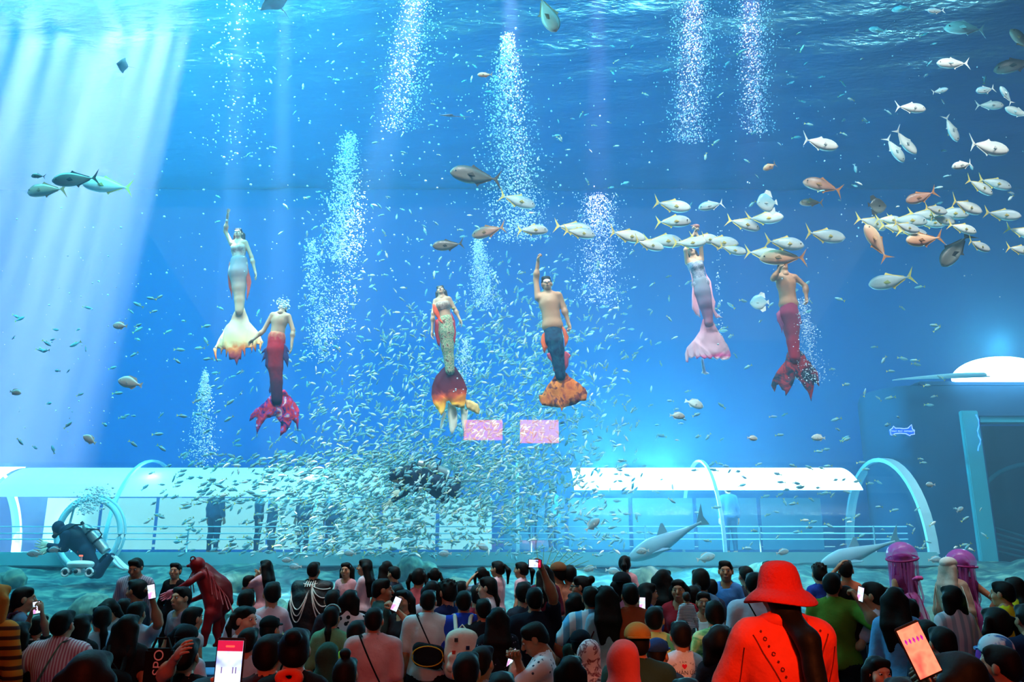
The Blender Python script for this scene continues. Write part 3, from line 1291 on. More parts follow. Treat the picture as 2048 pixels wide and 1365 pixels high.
box('header', (wl, 0, wz1), (x1, .5, zt), M_pav, pav)
box('sill', (wl - .05, -.25, zb), (x1, .5, wz0), M_pil, pav, .03)
pw = (P(1972, 980, pd).x - wl)
box('pillar', (wl, -.12, wz0), (wl + pw, .4, wz1 + .1), M_pil, pav, .02)
box('frame_post', (wl + pw, .02, wz0), (wl + pw + .1, .35, wz1), mat('frame_dark', srgb(8, 60, 110), .5), pav)
box('frame_top', (wl + pw, .05, wz1 - .14), (x1, .4, wz1), M_pil, pav)
box('pane', (wl + pw + .1, .38, wz0), (x1, .42, wz1 - .14), clear_mat('window_pane', (.35, .75, .8), .15), pav)
box('room_back', (wl + pw + .1, 1.6, wz0), (x1, 1.7, wz1), M_pdark, pav)
box('ceiling_slab', (x0 + .9, .05, zt - .02), (x1, 2.8, zt + .12), M_pav, pav, .04)
arc = [(wl + pw + 1.7 + 1.55 * math.cos(a), .9, wz0 + 1.0 + 1.35 * math.sin(a)) for a in np.linspace(.2, math.pi + .1, 20)]
tube('inner_arch', arc, .05, M_pil, pav, 8)
for i in range(5):
    tube('inner_rail', [(wl + pw + .5, 1.2, wz0 + .95 - .14 * i), (wl + pw + 3, 1.4, wz0 + .25 - .1 * i)], .03, M_pil, pav, 6)
# thin canopy rim and the dome lamp on it
rim = []
for i in range(22):
    t = i / 21
    q = P(1785 + 330 * t, 761 - 22 * t ** .8 + 8 * t * t, pd - .5)
    rim.append((q.x, -.5, q.z - 1.5))
tube('canopy_rim', rim, [.012 + .05 * min(1, i / 8) for i in range(22)], M_rim, pav, 8)
dl = P(1985, 738, pd - .2)
s = Sdf(.05)
s.ell((0, 0, 0), (1.15, .55, .55), .05)
v, f = s.build(lambda f, X, Y, Z: np.maximum(f, -Z))
lamp = link('dome_lamp', np_mesh('dome_lamp', v, f), None, emit_mat('dome_glow', (.75, .93, 1), 9.0))
lamp.location = (dl.x + .25, pd - .1, zt + 1.5 + .11)
tag(lamp, 'glowing white dome lamp on top of the pavilion', 'lamp')

lt = bpy.data.lights.new('dome_light', 'POINT')
lt.energy, lt.color, lt.shadow_soft_size = 420, (.2, .8, 1), .3
lo_ = bpy.data.objects.new('dome_light', lt)
lo_.location = (dl.x + .25, pd - .2, zt + 1.5 + .9)
C.objects.link(lo_)

# mirrored sign: a reflection built as glowing parts on the wall; and neon squiggle
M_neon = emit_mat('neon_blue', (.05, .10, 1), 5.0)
M_neon_refl = emit_mat('reflected_neon', (.28, .36, 1), 1.8)
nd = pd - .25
sg = empty('sign_reflection', P(1805, 862, nd))
tag(sg, 'reflection of a small blue neon sign with mirrored lettering, built on the pavilion', 'sign')
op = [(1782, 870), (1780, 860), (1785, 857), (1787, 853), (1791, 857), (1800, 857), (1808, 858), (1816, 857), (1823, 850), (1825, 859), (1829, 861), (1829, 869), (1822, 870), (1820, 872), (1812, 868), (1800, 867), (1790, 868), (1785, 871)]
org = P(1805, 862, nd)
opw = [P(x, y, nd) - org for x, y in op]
tube('reflected_tube', opw, .010, M_neon_refl, sg, 6, True)
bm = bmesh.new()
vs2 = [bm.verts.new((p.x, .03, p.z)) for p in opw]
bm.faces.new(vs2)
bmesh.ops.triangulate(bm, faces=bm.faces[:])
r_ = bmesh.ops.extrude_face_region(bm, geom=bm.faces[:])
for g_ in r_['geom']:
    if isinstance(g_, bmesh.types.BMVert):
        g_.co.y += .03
me = bpy.data.meshes.new('reflected_board')
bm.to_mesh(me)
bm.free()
link('reflected_board', me, sg, emit_mat('reflected_glow', (.01, .10, .75), .8))
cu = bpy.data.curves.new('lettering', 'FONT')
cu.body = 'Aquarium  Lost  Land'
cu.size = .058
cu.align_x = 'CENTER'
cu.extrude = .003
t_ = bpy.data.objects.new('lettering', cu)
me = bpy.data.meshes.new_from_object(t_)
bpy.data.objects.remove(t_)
t_ = link('lettering', me, sg, M_neon_refl)
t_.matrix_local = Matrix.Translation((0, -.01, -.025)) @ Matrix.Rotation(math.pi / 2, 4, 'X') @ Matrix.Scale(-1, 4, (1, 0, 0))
sq = tube('neon_squiggle', [P(x, y, pd - .3) for x, y in [(1952, 830), (1957, 840), (1958, 852), (1955, 862), (1957, 872), (1961, 880), (1960, 888), (1957, 894), (1956, 902)]], .012, emit_mat('neon_blue2', (.04, .18, 1), 3.0), None, 6)
tag(sq, 'wavy upright blue neon tube on the pale pillar', 'neon light')

# lit pink screens on the rear wall of the hall, seen as reflections in the acrylic
for i, (ax, ay, bx_, by, lab) in enumerate([(928, 840, 1005, 880, 'pink lit screen on the hall rear wall, mirrored beside the long veil'), (1040, 840, 1118, 886, 'pink lit screen on the hall rear wall, mirrored under the orange fan tail')]):
    d_ = 2 * G + 5.8
    a_, b_ = P(ax, ay, d_), P(bx_, by, d_)
    q = box('wall_screen', (a_.x, -5.9, b_.z), (b_.x, -5.8, a_.z), None)
    q.data.materials.append(pattern_mat_emit('screen_glow', [(0, srgb(255, 60, 60)), (.5, srgb(255, 100, 70)), (1, srgb(255, 150, 110))], 18.0))
    tag(q, lab, 'screen')

# ------------------------------------------------------------------ rocks and corals on the bed
M_rock = pattern_mat('rock', 'noise', [(.3, srgb(60, 95, 95)), (.55, srgb(110, 145, 130)), (.75, srgb(160, 180, 150))], 4.0)
M_cor = [mat('coral', srgb(*c), .8, var=.25, scale=12, bump=.6) for c in ((165, 170, 90), (150, 140, 120), (90, 150, 140), (190, 160, 120))]
random.seed(5)
rock_names = ['mossy boulder', 'pale boulder', 'flat rock slab', 'knobbly rock']
spots_r = [(60, 1190, 12.6, .5), (150, 1235, 12.0, .4), (215, 1180, 13.5, .55), (330, 1215, 12.6, .35), (470, 1140, 15.5, .5), (570, 1195, 13.0, .5), (640, 1170, 14.2, .5), (830, 1130, 16.2, .5), (900, 1150, 15, .6),
           (1190, 1155, 14.8, .5), (1290, 1150, 15.2, .6), (1400, 1175, 13.6, .5), (1560, 1140, 15.8, .6), (1690, 1200, 13, .45), (1760, 1165, 14.4, .55), (1860, 1180, 13.2, .5), (1960, 1200, 12.6, .5), (700, 1250, 11.9, .3), (20, 1120, 15.5, .45)]
near_lab = ['left of the drone', 'low at left in front of the drone', 'right below the drone', 'between the plaid shirt and the red costume', 'right of the red costume', 'behind the long-haired praying girl', 'beside the chained cape',
            'behind the pigtailed girls', 'behind the waving girl', 'right of the raised phone', 'under the first grey shark', 'behind the yellow dress', 'behind the red hat', 'behind the olive shirt', 'under the pale grey shark', 'behind the taller jellyfish bell',
            'behind the yellow shirts at right', 'low behind the printed shirt', 'at the far left edge under the tunnel end']
for i, (x, y, d, r) in enumerate(spots_r):
    p = P(x, y, d)
    s = Sdf(r * .09)
    for j in range(6):
        s.ell((random.uniform(-.5, .5) * r, random.uniform(-.3, .3) * r, random.uniform(-.1, .25) * r), (r * random.uniform(.3, .6), r * random.uniform(.3, .5), r * random.uniform(.25, .45)), .12 * r)
    v, f = s.build(None, .03 * r)
    zb_ = float(bed(np.array(p.x), np.array(d))) + .1 * r
    o = link('boulder', np_mesh('boulder', v, f), None, M_rock)
    o.location = (p.x, d, zb_)
    tag(o, 'weathered grey-green boulder on the tank bed ' + near_lab[i], 'rock', 'boulders on the tank bed')
for i, (x, y, d, r) in enumerate([(130, 1210, 12.3, .28), (95, 1205, 12.0, .2), (470, 1190, 12.8, .25), (560, 1205, 12.4, .3), (580, 1230, 11.8, .2), (730, 1180, 13.5, .3), (1080, 1170, 13.5, .35), (1110, 1150, 14.2, .3), (1260, 1165, 14, .3), (1380, 1200, 12.5, .3), (1500, 1170, 14, .3), (1720, 1230, 12, .25), (1860, 1230, 11.9, .3), (2010, 1230, 12.1, .25)]):
    p = P(x, y, d)
    s = Sdf(.022)
    base = Vector((0, 0, 0))
    random.seed(i)
    for j in range(9):
        a = random.uniform(0, 6.28)
        t = Vector((math.cos(a) * r * random.uniform(.2, .8), math.sin(a) * r * .5, r * random.uniform(.6, 1.3)))
        m1 = t * .5 + Vector((random.uniform(-.04, .04), 0, .03))
        s.cap(base, m1, .035, .03, .03)
        s.cap(m1, t, .03, .022, .02)
        t2 = m1 + Vector((random.uniform(-.12, .12), random.uniform(-.06, .06), .14))
        s.cap(m1, t2, .028, .02, .02)
    o = link('branching_coral', np_mesh('branching_coral', *s.build()), None, M_cor[i % 4])
    o.location = (p.x, d, float(bed(np.array(p.x), np.array(d))))
    tag(o, ['yellow-green', 'taupe', 'sea-green', 'sandy'][i % 4] + ' branching coral ' + ['below the drone', 'left of the lifted phone', 'right of the red costume', 'beside the praying girl', 'low left of the chained cape', 'behind the profile girl', 'left of the raised phone', 'right of the raised phone', 'behind the tallest girl', 'behind the slate blue top', 'left of the red hat', 'right of the olive shirt', 'between the jellyfish costumes', 'at the right edge'][i], 'coral', 'corals on the tank bed')
# a coiled pale rope net of coral stems by the raised phone
fan = empty('sea_whip', P(1085, 1190, 12.8))
tag(fan, 'yellow-green sea whip with long bending stems behind the crowd', 'coral')
for i in range(9):
    a = .25 + .1 * i
    tube('stem', [(0, 0, -.35), (.1 * math.cos(a) - .02 * i, .02 * i, .1), (.40 * math.cos(a * 1.6), .06 * i - .2, .25 + .2 * math.sin(a * 1.6)), (.8 * math.cos(a * 1.6), .08 * i - .3, .25 + .45 * math.sin(a * 1.6))], [.008, .007, .006, .003], M_cor[0], fan, 6)

# ------------------------------------------------------------------ swimmers in mermaid costume
def px_world(pts, d):
    return [P(x, y, d) for x, y in pts]


def fin(name, pts, d, m, parent, inv, thick=.012, bend=0.0, dy=0.0):
    pw = [P(x, y, d) + Vector((0, dy, 0)) for x, y in pts]
    cx = sum(p.x for p in pw) / len(pw)
    zmax = max(p.z for p in pw)
    o = sheet(name, pw, m, None, thick, (lambda x, z: bend * ((x - cx) ** 2 * 2 - .4 * (zmax - z) ** 2) + .02 * math.sin((x - cx) * 55)))
    o.data.transform(inv)
    o.data.polygons.foreach_set('use_smooth', [True] * len(o.data.polygons))
    o.parent = parent
    return o


def swimmer(label, d, S, H, head_rot, al, ar, tail, build, hair, skin, tail_m, yaw=0, top=None, lean=0):
    """S, H: pixels of the shoulder midpoint and the hip; al/ar: (elbow px, hand px, shape) for the arm on the picture's right/left."""
    s_w, h_w = P(*S, d - lean), P(*H, d)
    z = (s_w - h_w)
    sca = z.length / .455
    z.normalize()
    y = Matrix.Rotation(math.radians(yaw), 3, 'Z') @ Vector((0, -1, 0))
    y = (y - z * y.dot(z)).normalized()
    x = y.cross(z)
    R = Matrix((x, y, z)).transposed().to_4x4()
    Mx = Matrix.Translation(h_w) @ R @ Matrix.Scale(sca, 4) @ Matrix.Translation((0, 0, -.93))
    inv = Mx.inverted()
    loc = lambda q, o=0: np.array((inv @ P(q[0], q[1], d - (q[2] if len(q) > 2 else 0.0)))[:])
    A = [(loc(a[0]), loc(a[1]), a[2]) for a in (al, ar)]
    me = body_mesh(build, A[0], A[1], 'none', head_rot, .0165)
    for m in (SKINS[skin], M_eye, M_iris, M_lips):
        me.materials.append(m)
    o = bpy.data.objects.new('person', me)
    C.objects.link(o)
    o.matrix_world = Mx
    tag(o, label, 'person', 'costumed swimmers in the tank')
    ho = link('hair', hair_mesh(hair), o, M_hair2 if build == 'f' else M_hair)
    hs = BUILDS[build][3]
    Rh = Euler([math.radians(a) for a in head_rot], 'XYZ').to_matrix().to_4x4()
    piv = Vector((0, -.02, -.10))
    ho.matrix_local = Matrix.Translation(Vector(head_pos(hs)) + piv) @ Rh @ Matrix.Translation(-piv) @ Matrix.Scale(hs, 4)
    # tail: a tapering sleeve through the given (x, y, radius px) stations
    sd = Sdf(.022)
    pts = [(P(x_, y_, d), r_ / pxm(y_, d)) for x_, y_, r_ in tail]
    for (p0, r0), (p1, r1) in zip(pts, pts[1:]):
        sd.cap(p0, p1, r0, r1, .03, .8)
    v, f = sd.build()
    me = np_mesh('tail', v, f)
    me.transform(inv)
    link('tail', me, o, tail_m)
    if top:
        z0, z1, m = top
        sh, hp, th, hs = BUILDS[build]
        t = Sdf(.015)
        torso_prims(t, sh, hp, th, build)
        v, f = t.grow(.010).build(lambda f, X, Y, Z: np.maximum(np.maximum(f, z0 - Z), Z - z1), .002)
        link('bodice', np_mesh('bodice', v, f), o, m)
    return o, inv


def crop(pts, ox, oy, k):
    return [(ox + x / k, oy + y / k) for x, y in pts]


def goggles(o, build, hrot, m):
    def mk():
        s = Sdf(.008)
        s.cap((-.03, .085, .012), (.03, .085, .012), .026, k=.01, sq=.7)
        return np_mesh('diving_mask', *s.build())
    head_child(o, 'diving_mask', cached('goggles', mk), m, build, hrot)


M_mask = mat('mask_glass', srgb(235, 205, 200), .2, var=.05)
c_ = srgb
# 1: woman waving, cream and orange tail
tm = pattern_mat('tail_cream', 'ramp', [(.0, c_(225, 185, 150)), (.35, c_(205, 165, 140)), (.7, c_(165, 150, 155)), (1, c_(150, 140, 150))], 14)
K = lambda p: crop(p, 400, 410, 4.1375)
o, inv = swimmer('swimmer waving one arm, in a beige bodice and cream-orange ragged tail', 15, (477, 487), (478, 531), (18, 0, 0),
                 ((503, 514), (511, 546, .05), 'relaxed'), ((451, 463), (455, 434, .1), 'open'),
                 [(478, 524, 17), (477, 545, 19.5), (478, 575, 13.5), (479, 600, 10), (479, 622, 9)], 'f', 'long', 0, tm, top=(.86, 1.33, pattern_mat('bodice_beige', 'noise', [(.35, c_(190, 150, 140)), (.65, c_(225, 200, 185))], 30)))
goggles(o, 'f', (18, 0, 0), M_mask)
fm = pattern_mat('fluke_orange', 'ramp', [(.0, c_(70, 25, 60)), (.16, c_(170, 40, 50)), (.3, c_(245, 120, 50)), (.42, c_(255, 210, 150)), (.7, c_(240, 205, 175)), (1, c_(215, 175, 145))], 9)
fin('tail_fin', K([(300, 850), (255, 950), (200, 1020), (140, 1130), (103, 1190), (118, 1250), (150, 1305), (135, 1230), (140, 1185), (165, 1190), (180, 1245), (195, 1200), (215, 1200), (225, 1270), (245, 1210), (255, 1290), (300, 1290), (320, 1340), (335, 1290), (352, 1290), (355, 1200), (382, 1265), (380, 1190), (420, 1185), (432, 1225), (440, 1170), (460, 1220), (465, 1150), (485, 1150), (497, 1215), (505, 1150), (515, 1130), (470, 1040), (405, 965), (365, 850)]), 15, fm, o, inv, .02, .25)
rm = mat('fin_red', c_(215, 80, 60), .6, var=.2)
fin('side_fin', K([(385, 460), (405, 560), (425, 640), (400, 740), (385, 790), (390, 680), (385, 600)]), 14.98, rm, o, inv)
fin('side_fin', K([(245, 470), (228, 560), (240, 680), (268, 790), (262, 640), (258, 520)]), 14.98, rm, o, inv)
# 2: merman looking up, red tail
tm = pattern_mat('tail_red', 'ramp', [(0, c_(45, 20, 60)), (.3, c_(95, 20, 50)), (.6, c_(170, 15, 35)), (.85, c_(215, 30, 45)), (1, c_(225, 150, 110))], 18)
K = lambda p: crop(p, 460, 580, 4.55)
o, inv = swimmer('bare-chested swimmer with head thrown back, bubbles at his face, red tail', 14.6, (561, 632), (553.5, 677), (48, 0, 0),
                 ((586, 660), (583, 694, .05), 'relaxed'), ((527, 662), (506, 680, .08), 'relaxed'),
                 [(553.5, 676, 17.5), (552, 700, 17.5), (551, 735, 14.5), (553, 765, 12), (554, 800, 11)], 'm', 'short', 0, tm)
fm = pattern_mat('fluke_multi', 'noise', [(.3, c_(20, 15, 70)), (.4, c_(120, 25, 130)), (.46, c_(205, 20, 45)), (.53, c_(225, 50, 80)), (.58, c_(75, 70, 190)), (.66, c_(250, 190, 180))], 6)
fin('tail_fin', K([(385, 930), (345, 990), (285, 1045), (205, 1095), (175, 1130), (165, 1190), (235, 1150), (230, 1250), (250, 1318), (290, 1220), (340, 1170), (415, 1150), (465, 1215), (462, 1335), (510, 1300), (555, 1215), (562, 1185), (595, 1215), (615, 1285), (622, 1090), (590, 1030), (545, 970), (492, 905)]), 14.6, fm, o, inv, .02, .25)
pm = mat('fin_purple', c_(70, 50, 110), .6, var=.3)
fin('side_fin', K([(345, 500), (330, 520), (278, 580), (318, 570), (285, 660), (322, 625), (318, 690), (340, 728), (348, 600)]), 14.56, pm, o, inv)
fin('side_fin', K([(488, 480), (520, 520), (545, 575), (518, 560), (535, 620), (522, 705), (500, 650), (475, 620)]), 14.56, pm, o, inv)
fin('side_fin', K([(375, 830), (355, 920), (362, 945), (385, 900)]), 14.58, pm, o, inv)
# 3: woman, bare waist, green scaled tail with yellow-tipped maroon fluke
tm = pattern_mat('tail_green', 'dots', [(0, c_(60, 60, 50)), (.12, c_(130, 150, 115)), (.5, c_(185, 175, 140)), (.75, c_(120, 70, 60))], 26)
K = lambda p: crop(p, 820, 540, 4.139)
o, inv = swimmer('swimmer with a gold armband and green scaled tail flaring maroon and yellow', 14.6, (884.5, 601), (892, 646), (28, 0, 0),
                 ((909, 618), (920, 640, .05), 'relaxed'), ((866, 628, .1), (864, 664, .1), 'relaxed'),
                 [(892, 642, 15.5), (893, 665, 16), (895, 695, 12.5), (898, 718, 10), (900, 742, 9.5)], 'f', 'long', 0, tm, top=(1.17, 1.335, pattern_mat('bodice_shell', 'noise', [(.35, c_(140, 110, 105)), (.65, c_(210, 180, 160))], 34)))
fm = pattern_mat('fluke_maroon', 'ramp', [(.0, c_(255, 215, 110)), (.2, c_(255, 170, 40)), (.38, c_(225, 80, 30)), (.5, c_(110, 15, 35)), (1, c_(70, 15, 45))], 9)
fin('tail_fin', K([(285, 800), (215, 875), (180, 960), (175, 1030), (195, 1110), (235, 1170), (262, 1215), (288, 1175), (302, 1095), (325, 1085), (350, 1125), (400, 1145), (450, 1145), (462, 1060), (472, 980), (440, 900), (375, 800)]), 14.6, fm, o, inv, .02, .25)
vm_ = clear_mat('veil', (.95, .9, .85), .5, .6)
veil = mat('fin_veil', c_(245, 238, 220), .7, var=.15)
fin('veil', K([(315, 1100), (310, 1200), (330, 1330), (348, 1370), (390, 1290), (392, 1200), (380, 1140)]), 14.66, veil, o, inv)
fin('veil', K([(420, 1140), (425, 1250), (440, 1345), (470, 1260), (482, 1160)]), 14.66, veil, o, inv)
fin('veil', K([(445, 1070), (500, 1080), (560, 1110), (582, 1155), (568, 1200), (530, 1180), (470, 1150)]), 14.64, mat('fin_gold', c_(240, 190, 120), .6, var=.2), o, inv)
fin('veil', K([(285, 1170), (255, 1250), (245, 1325), (265, 1300), (300, 1190)]), 14.66, veil, o, inv)
rm3 = mat('fin_crimson', c_(190, 25, 45), .6, var=.25)
fin('side_fin', K([(340, 350), (372, 420), (380, 520), (370, 620), (355, 560), (350, 450)]), 14.56, rm3, o, inv)
fin('side_fin', K([(245, 400), (205, 420), (200, 500), (225, 610), (245, 640), (250, 520)]), 14.56, rm3, o, inv)
fin('arm_fin', K([(185, 280), (205, 285), (240, 350), (250, 400), (280, 450), (255, 440), (225, 400), (190, 350)]), 14.35, mat('fin_vermilion', c_(255, 75, 20), .6, var=.15), o, inv)
tb = [P(906.5 + .9 * math.cos(a) * 3.2, 616 + .9 * math.sin(a) * 1.6, 14.6 - .055 * math.sin(a)) for a in np.linspace(0, 6.28, 14, endpoint=False)]
q = tube('armband', tb, .012, mat('gold', (.8, .5, .08), .3, .8), None, 6, True)
q.data.transform(inv)
q.parent = o
# 4: merman, one arm up, navy tail and orange fan fluke
tm = pattern_mat('tail_navy', 'noise', [(.3, c_(20, 30, 60)), (.5, c_(25, 65, 95)), (.62, c_(30, 85, 105)), (.78, c_(120, 40, 70))], 9)
K = lambda p: crop(p, 1030, 500, 4.139)
o, inv = swimmer('bare-chested swimmer with one arm up, navy tail and orange fan fluke', 14.4, (1097, 594), (1105, 652), (6, 0, 0),
                 ((1127, 614), (1138, 649, .05), 'grip'), ((1072, 560), (1076, 522, .1), 'grip'),
                 [(1104, 650, 18), (1108, 680, 18), (1113, 703, 16), (1117, 725, 12.5), (1121, 752, 10.5)], 'm', 'short', 1, tm)
goggles(o, 'm', (6, 0, 0), M_mask)
fm = pattern_mat('fluke_fan', 'noise', [(.3, c_(70, 30, 70)), (.42, c_(150, 60, 40)), (.5, c_(235, 130, 50)), (.62, c_(215, 100, 40)), (.74, c_(130, 40, 60))], 6)
fin('tail_fin', K([(342, 1010), (320, 1060), (270, 1120), (225, 1200), (198, 1195), (205, 1250), (225, 1285), (300, 1300), (375, 1310), (385, 1345), (398, 1310), (500, 1280), (540, 1250), (590, 1245), (602, 1180), (580, 1140), (530, 1100), (450, 1050), (415, 1010)]), 14.4, fm, o, inv, .02, .2)
om = mat('fin_orange', c_(245, 100, 50), .6, var=.2)
fin('side_fin', K([(245, 680), (222, 710), (212, 760), (240, 860), (275, 800), (262, 720)]), 14.36, om, o, inv)
fin('side_fin', K([(380, 620), (420, 660), (445, 720), (435, 770), (412, 810), (405, 720)]), 14.36, om, o, inv)
pm4 = mat('fin_plum', c_(190, 70, 90), .6, var=.2)
fin('side_fin', K([(300, 845), (262, 860), (275, 900), (310, 930), (318, 1000), (340, 1010), (330, 900)]), 14.36, pm4, o, inv)
fin('side_fin', K([(405, 840), (440, 850), (465, 875), (445, 900), (442, 960), (415, 1005)]), 14.36, pm4, o, inv)
q = tube('wristband', [P(1075.5 + 2.8 * math.cos(a), 528 + 1.2 * math.sin(a), 14.33 - .03 * math.sin(a)) for a in np.linspace(0, 6.28, 12, endpoint=False)], .008, om, None, 6, True)
q.data.transform(inv)
q.parent = o
# 5: woman with both arms up, pink tail
tm = pattern_mat('tail_pink', 'ramp', [(0, c_(205, 130, 150)), (.3, c_(170, 110, 140)), (.6, c_(135, 125, 150)), (1, c_(130, 140, 150))], 16)
K = lambda p: crop(p, 1330, 440, 4.266)
o, inv = swimmer('swimmer holding up a shell with both hands, grey bodice and pale pink tail', 14.6, (1389, 523), (1401, 569), (24, 8, 0),
                 ((1402, 491, .1), (1392, 464, .1), 'grip'), ((1371, 500, .1), (1389, 466, .1), 'grip'),
                 [(1400, 566, 16.5), (1404, 583, 17), (1410, 608, 14), (1415, 628, 10), (1417.5, 645, 9)], 'f', 'bob', 0, tm, top=(.86, 1.36, pattern_mat('bodice_grey', 'noise', [(.35, c_(115, 120, 140)), (.65, c_(175, 170, 185))], 26)))
fm = pattern_mat('fluke_pink', 'ramp', [(.0, c_(250, 235, 235)), (.1, c_(230, 80, 150)), (.2, c_(225, 175, 190)), (.6, c_(215, 160, 175)), (1, c_(190, 110, 140))], 6)
fin('tail_fin', K([(322, 850), (300, 945), (250, 1020), (190, 1085), (172, 1140), (178, 1210), (195, 1220), (205, 1165), (225, 1185), (255, 1165), (270, 1190), (300, 1170), (330, 1195), (360, 1180), (385, 1195), (405, 1170), (440, 1200), (465, 1180), (490, 1200), (520, 1195), (550, 1185), (570, 1150), (540, 1060), (480, 975), (430, 905), (405, 840)]), 14.6, fm, o, inv, .02, .25)
pk = mat('fin_pink', c_(240, 165, 185), .65, var=.12)
fin('side_fin', K([(205, 400), (215, 440), (235, 560), (228, 640), (230, 760), (260, 800), (300, 838), (290, 760), (262, 650), (240, 520)]), 14.56, pk, o, inv)
fin('side_fin', K([(335, 400), (350, 450), (390, 530), (410, 640), (432, 700), (425, 760), (450, 810), (495, 832), (440, 838), (405, 780), (395, 640), (370, 540)]), 14.56, pk, o, inv)
fin('trailing_fin', K([(305, 1180), (312, 1250), (318, 1290), (308, 1310), (345, 1320), (378, 1315), (350, 1290), (340, 1240), (328, 1185)]), 14.7, mat('fin_pale', c_(190, 220, 235), .6, var=.1), o, inv)
sh_ = link('conch_shell', np_mesh('conch_shell', *Sdf(.012).ell((0, 0, 0), (.07, .045, .045), .02).cap((.03, 0, 0), (-.11, 0, .02), .03, .006, .02).build()), None, mat('shell', c_(190, 120, 110), .5, var=.3))
sh_.location = P(1392, 453, 14.5)
tag(sh_, 'brownish pink conch shell held high in two raised hands', 'shell')
# 6: dark-skinned merman, hand to his face, crimson tail
tm = pattern_mat('tail_crimson', 'ramp', [(0, c_(165, 25, 45)), (.4, c_(140, 20, 50)), (.85, c_(150, 40, 75)), (.97, c_(165, 110, 95)), (1, c_(170, 120, 100))], 16)
K = lambda p: crop(p, 1500, 480, 4.139)
o, inv = swimmer('bare-chested swimmer with a hand at his face under an orange fish, crimson tail', 14.6, (1570.5, 556), (1577, 609), (40, 0, 0),
                 ((1611, 574), (1613, 598, .08), 'grip'), ((1546, 558, .12), (1560, 536, .22), 'relaxed'),
                 [(1577, 606, 17.5), (1578, 630, 18), (1583, 661, 15), (1586, 685, 12), (1589, 715, 11)], 'm', 'short', 2, tm)
fm = pattern_mat('fluke_dark', 'noise', [(.3, c_(15, 12, 25)), (.42, c_(40, 50, 65)), (.5, c_(110, 25, 40)), (.6, c_(165, 40, 45)), (.72, c_(40, 30, 50))], 6)
fin('tail_fin', K([(312, 930), (290, 1010), (240, 1070), (195, 1150), (185, 1200), (205, 1258), (225, 1200), (242, 1195), (262, 1245), (290, 1255), (292, 1295), (345, 1210), (375, 1125), (400, 1160), (440, 1210), (470, 1260), (500, 1340), (520, 1250), (540, 1165), (582, 1212), (580, 1110), (550, 1060), (505, 1010), (420, 915)]), 14.6, fm, o, inv, .02, .25)
cm = mat('fin_rose', c_(150, 60, 110), .6, var=.25)
fin('side_fin', K([(245, 580), (218, 610), (225, 670), (262, 740), (268, 770), (282, 700)]), 14.56, cm, o, inv)
fin('side_fin', K([(385, 550), (420, 620), (432, 690), (410, 700), (420, 745), (395, 700)]), 14.56, cm, o, inv)

# ------------------------------------------------------------------ divers
M_neop = mat('neoprene', srgb(18, 38, 66), .7, var=.15, scale=12, bump=.2)
M_tankm = mat('cylinder_steel', (.55, .6, .6), .35, .5, var=.08)
M_white = mat('white_plastic', (.85, .88, .9), .3, var=.03)


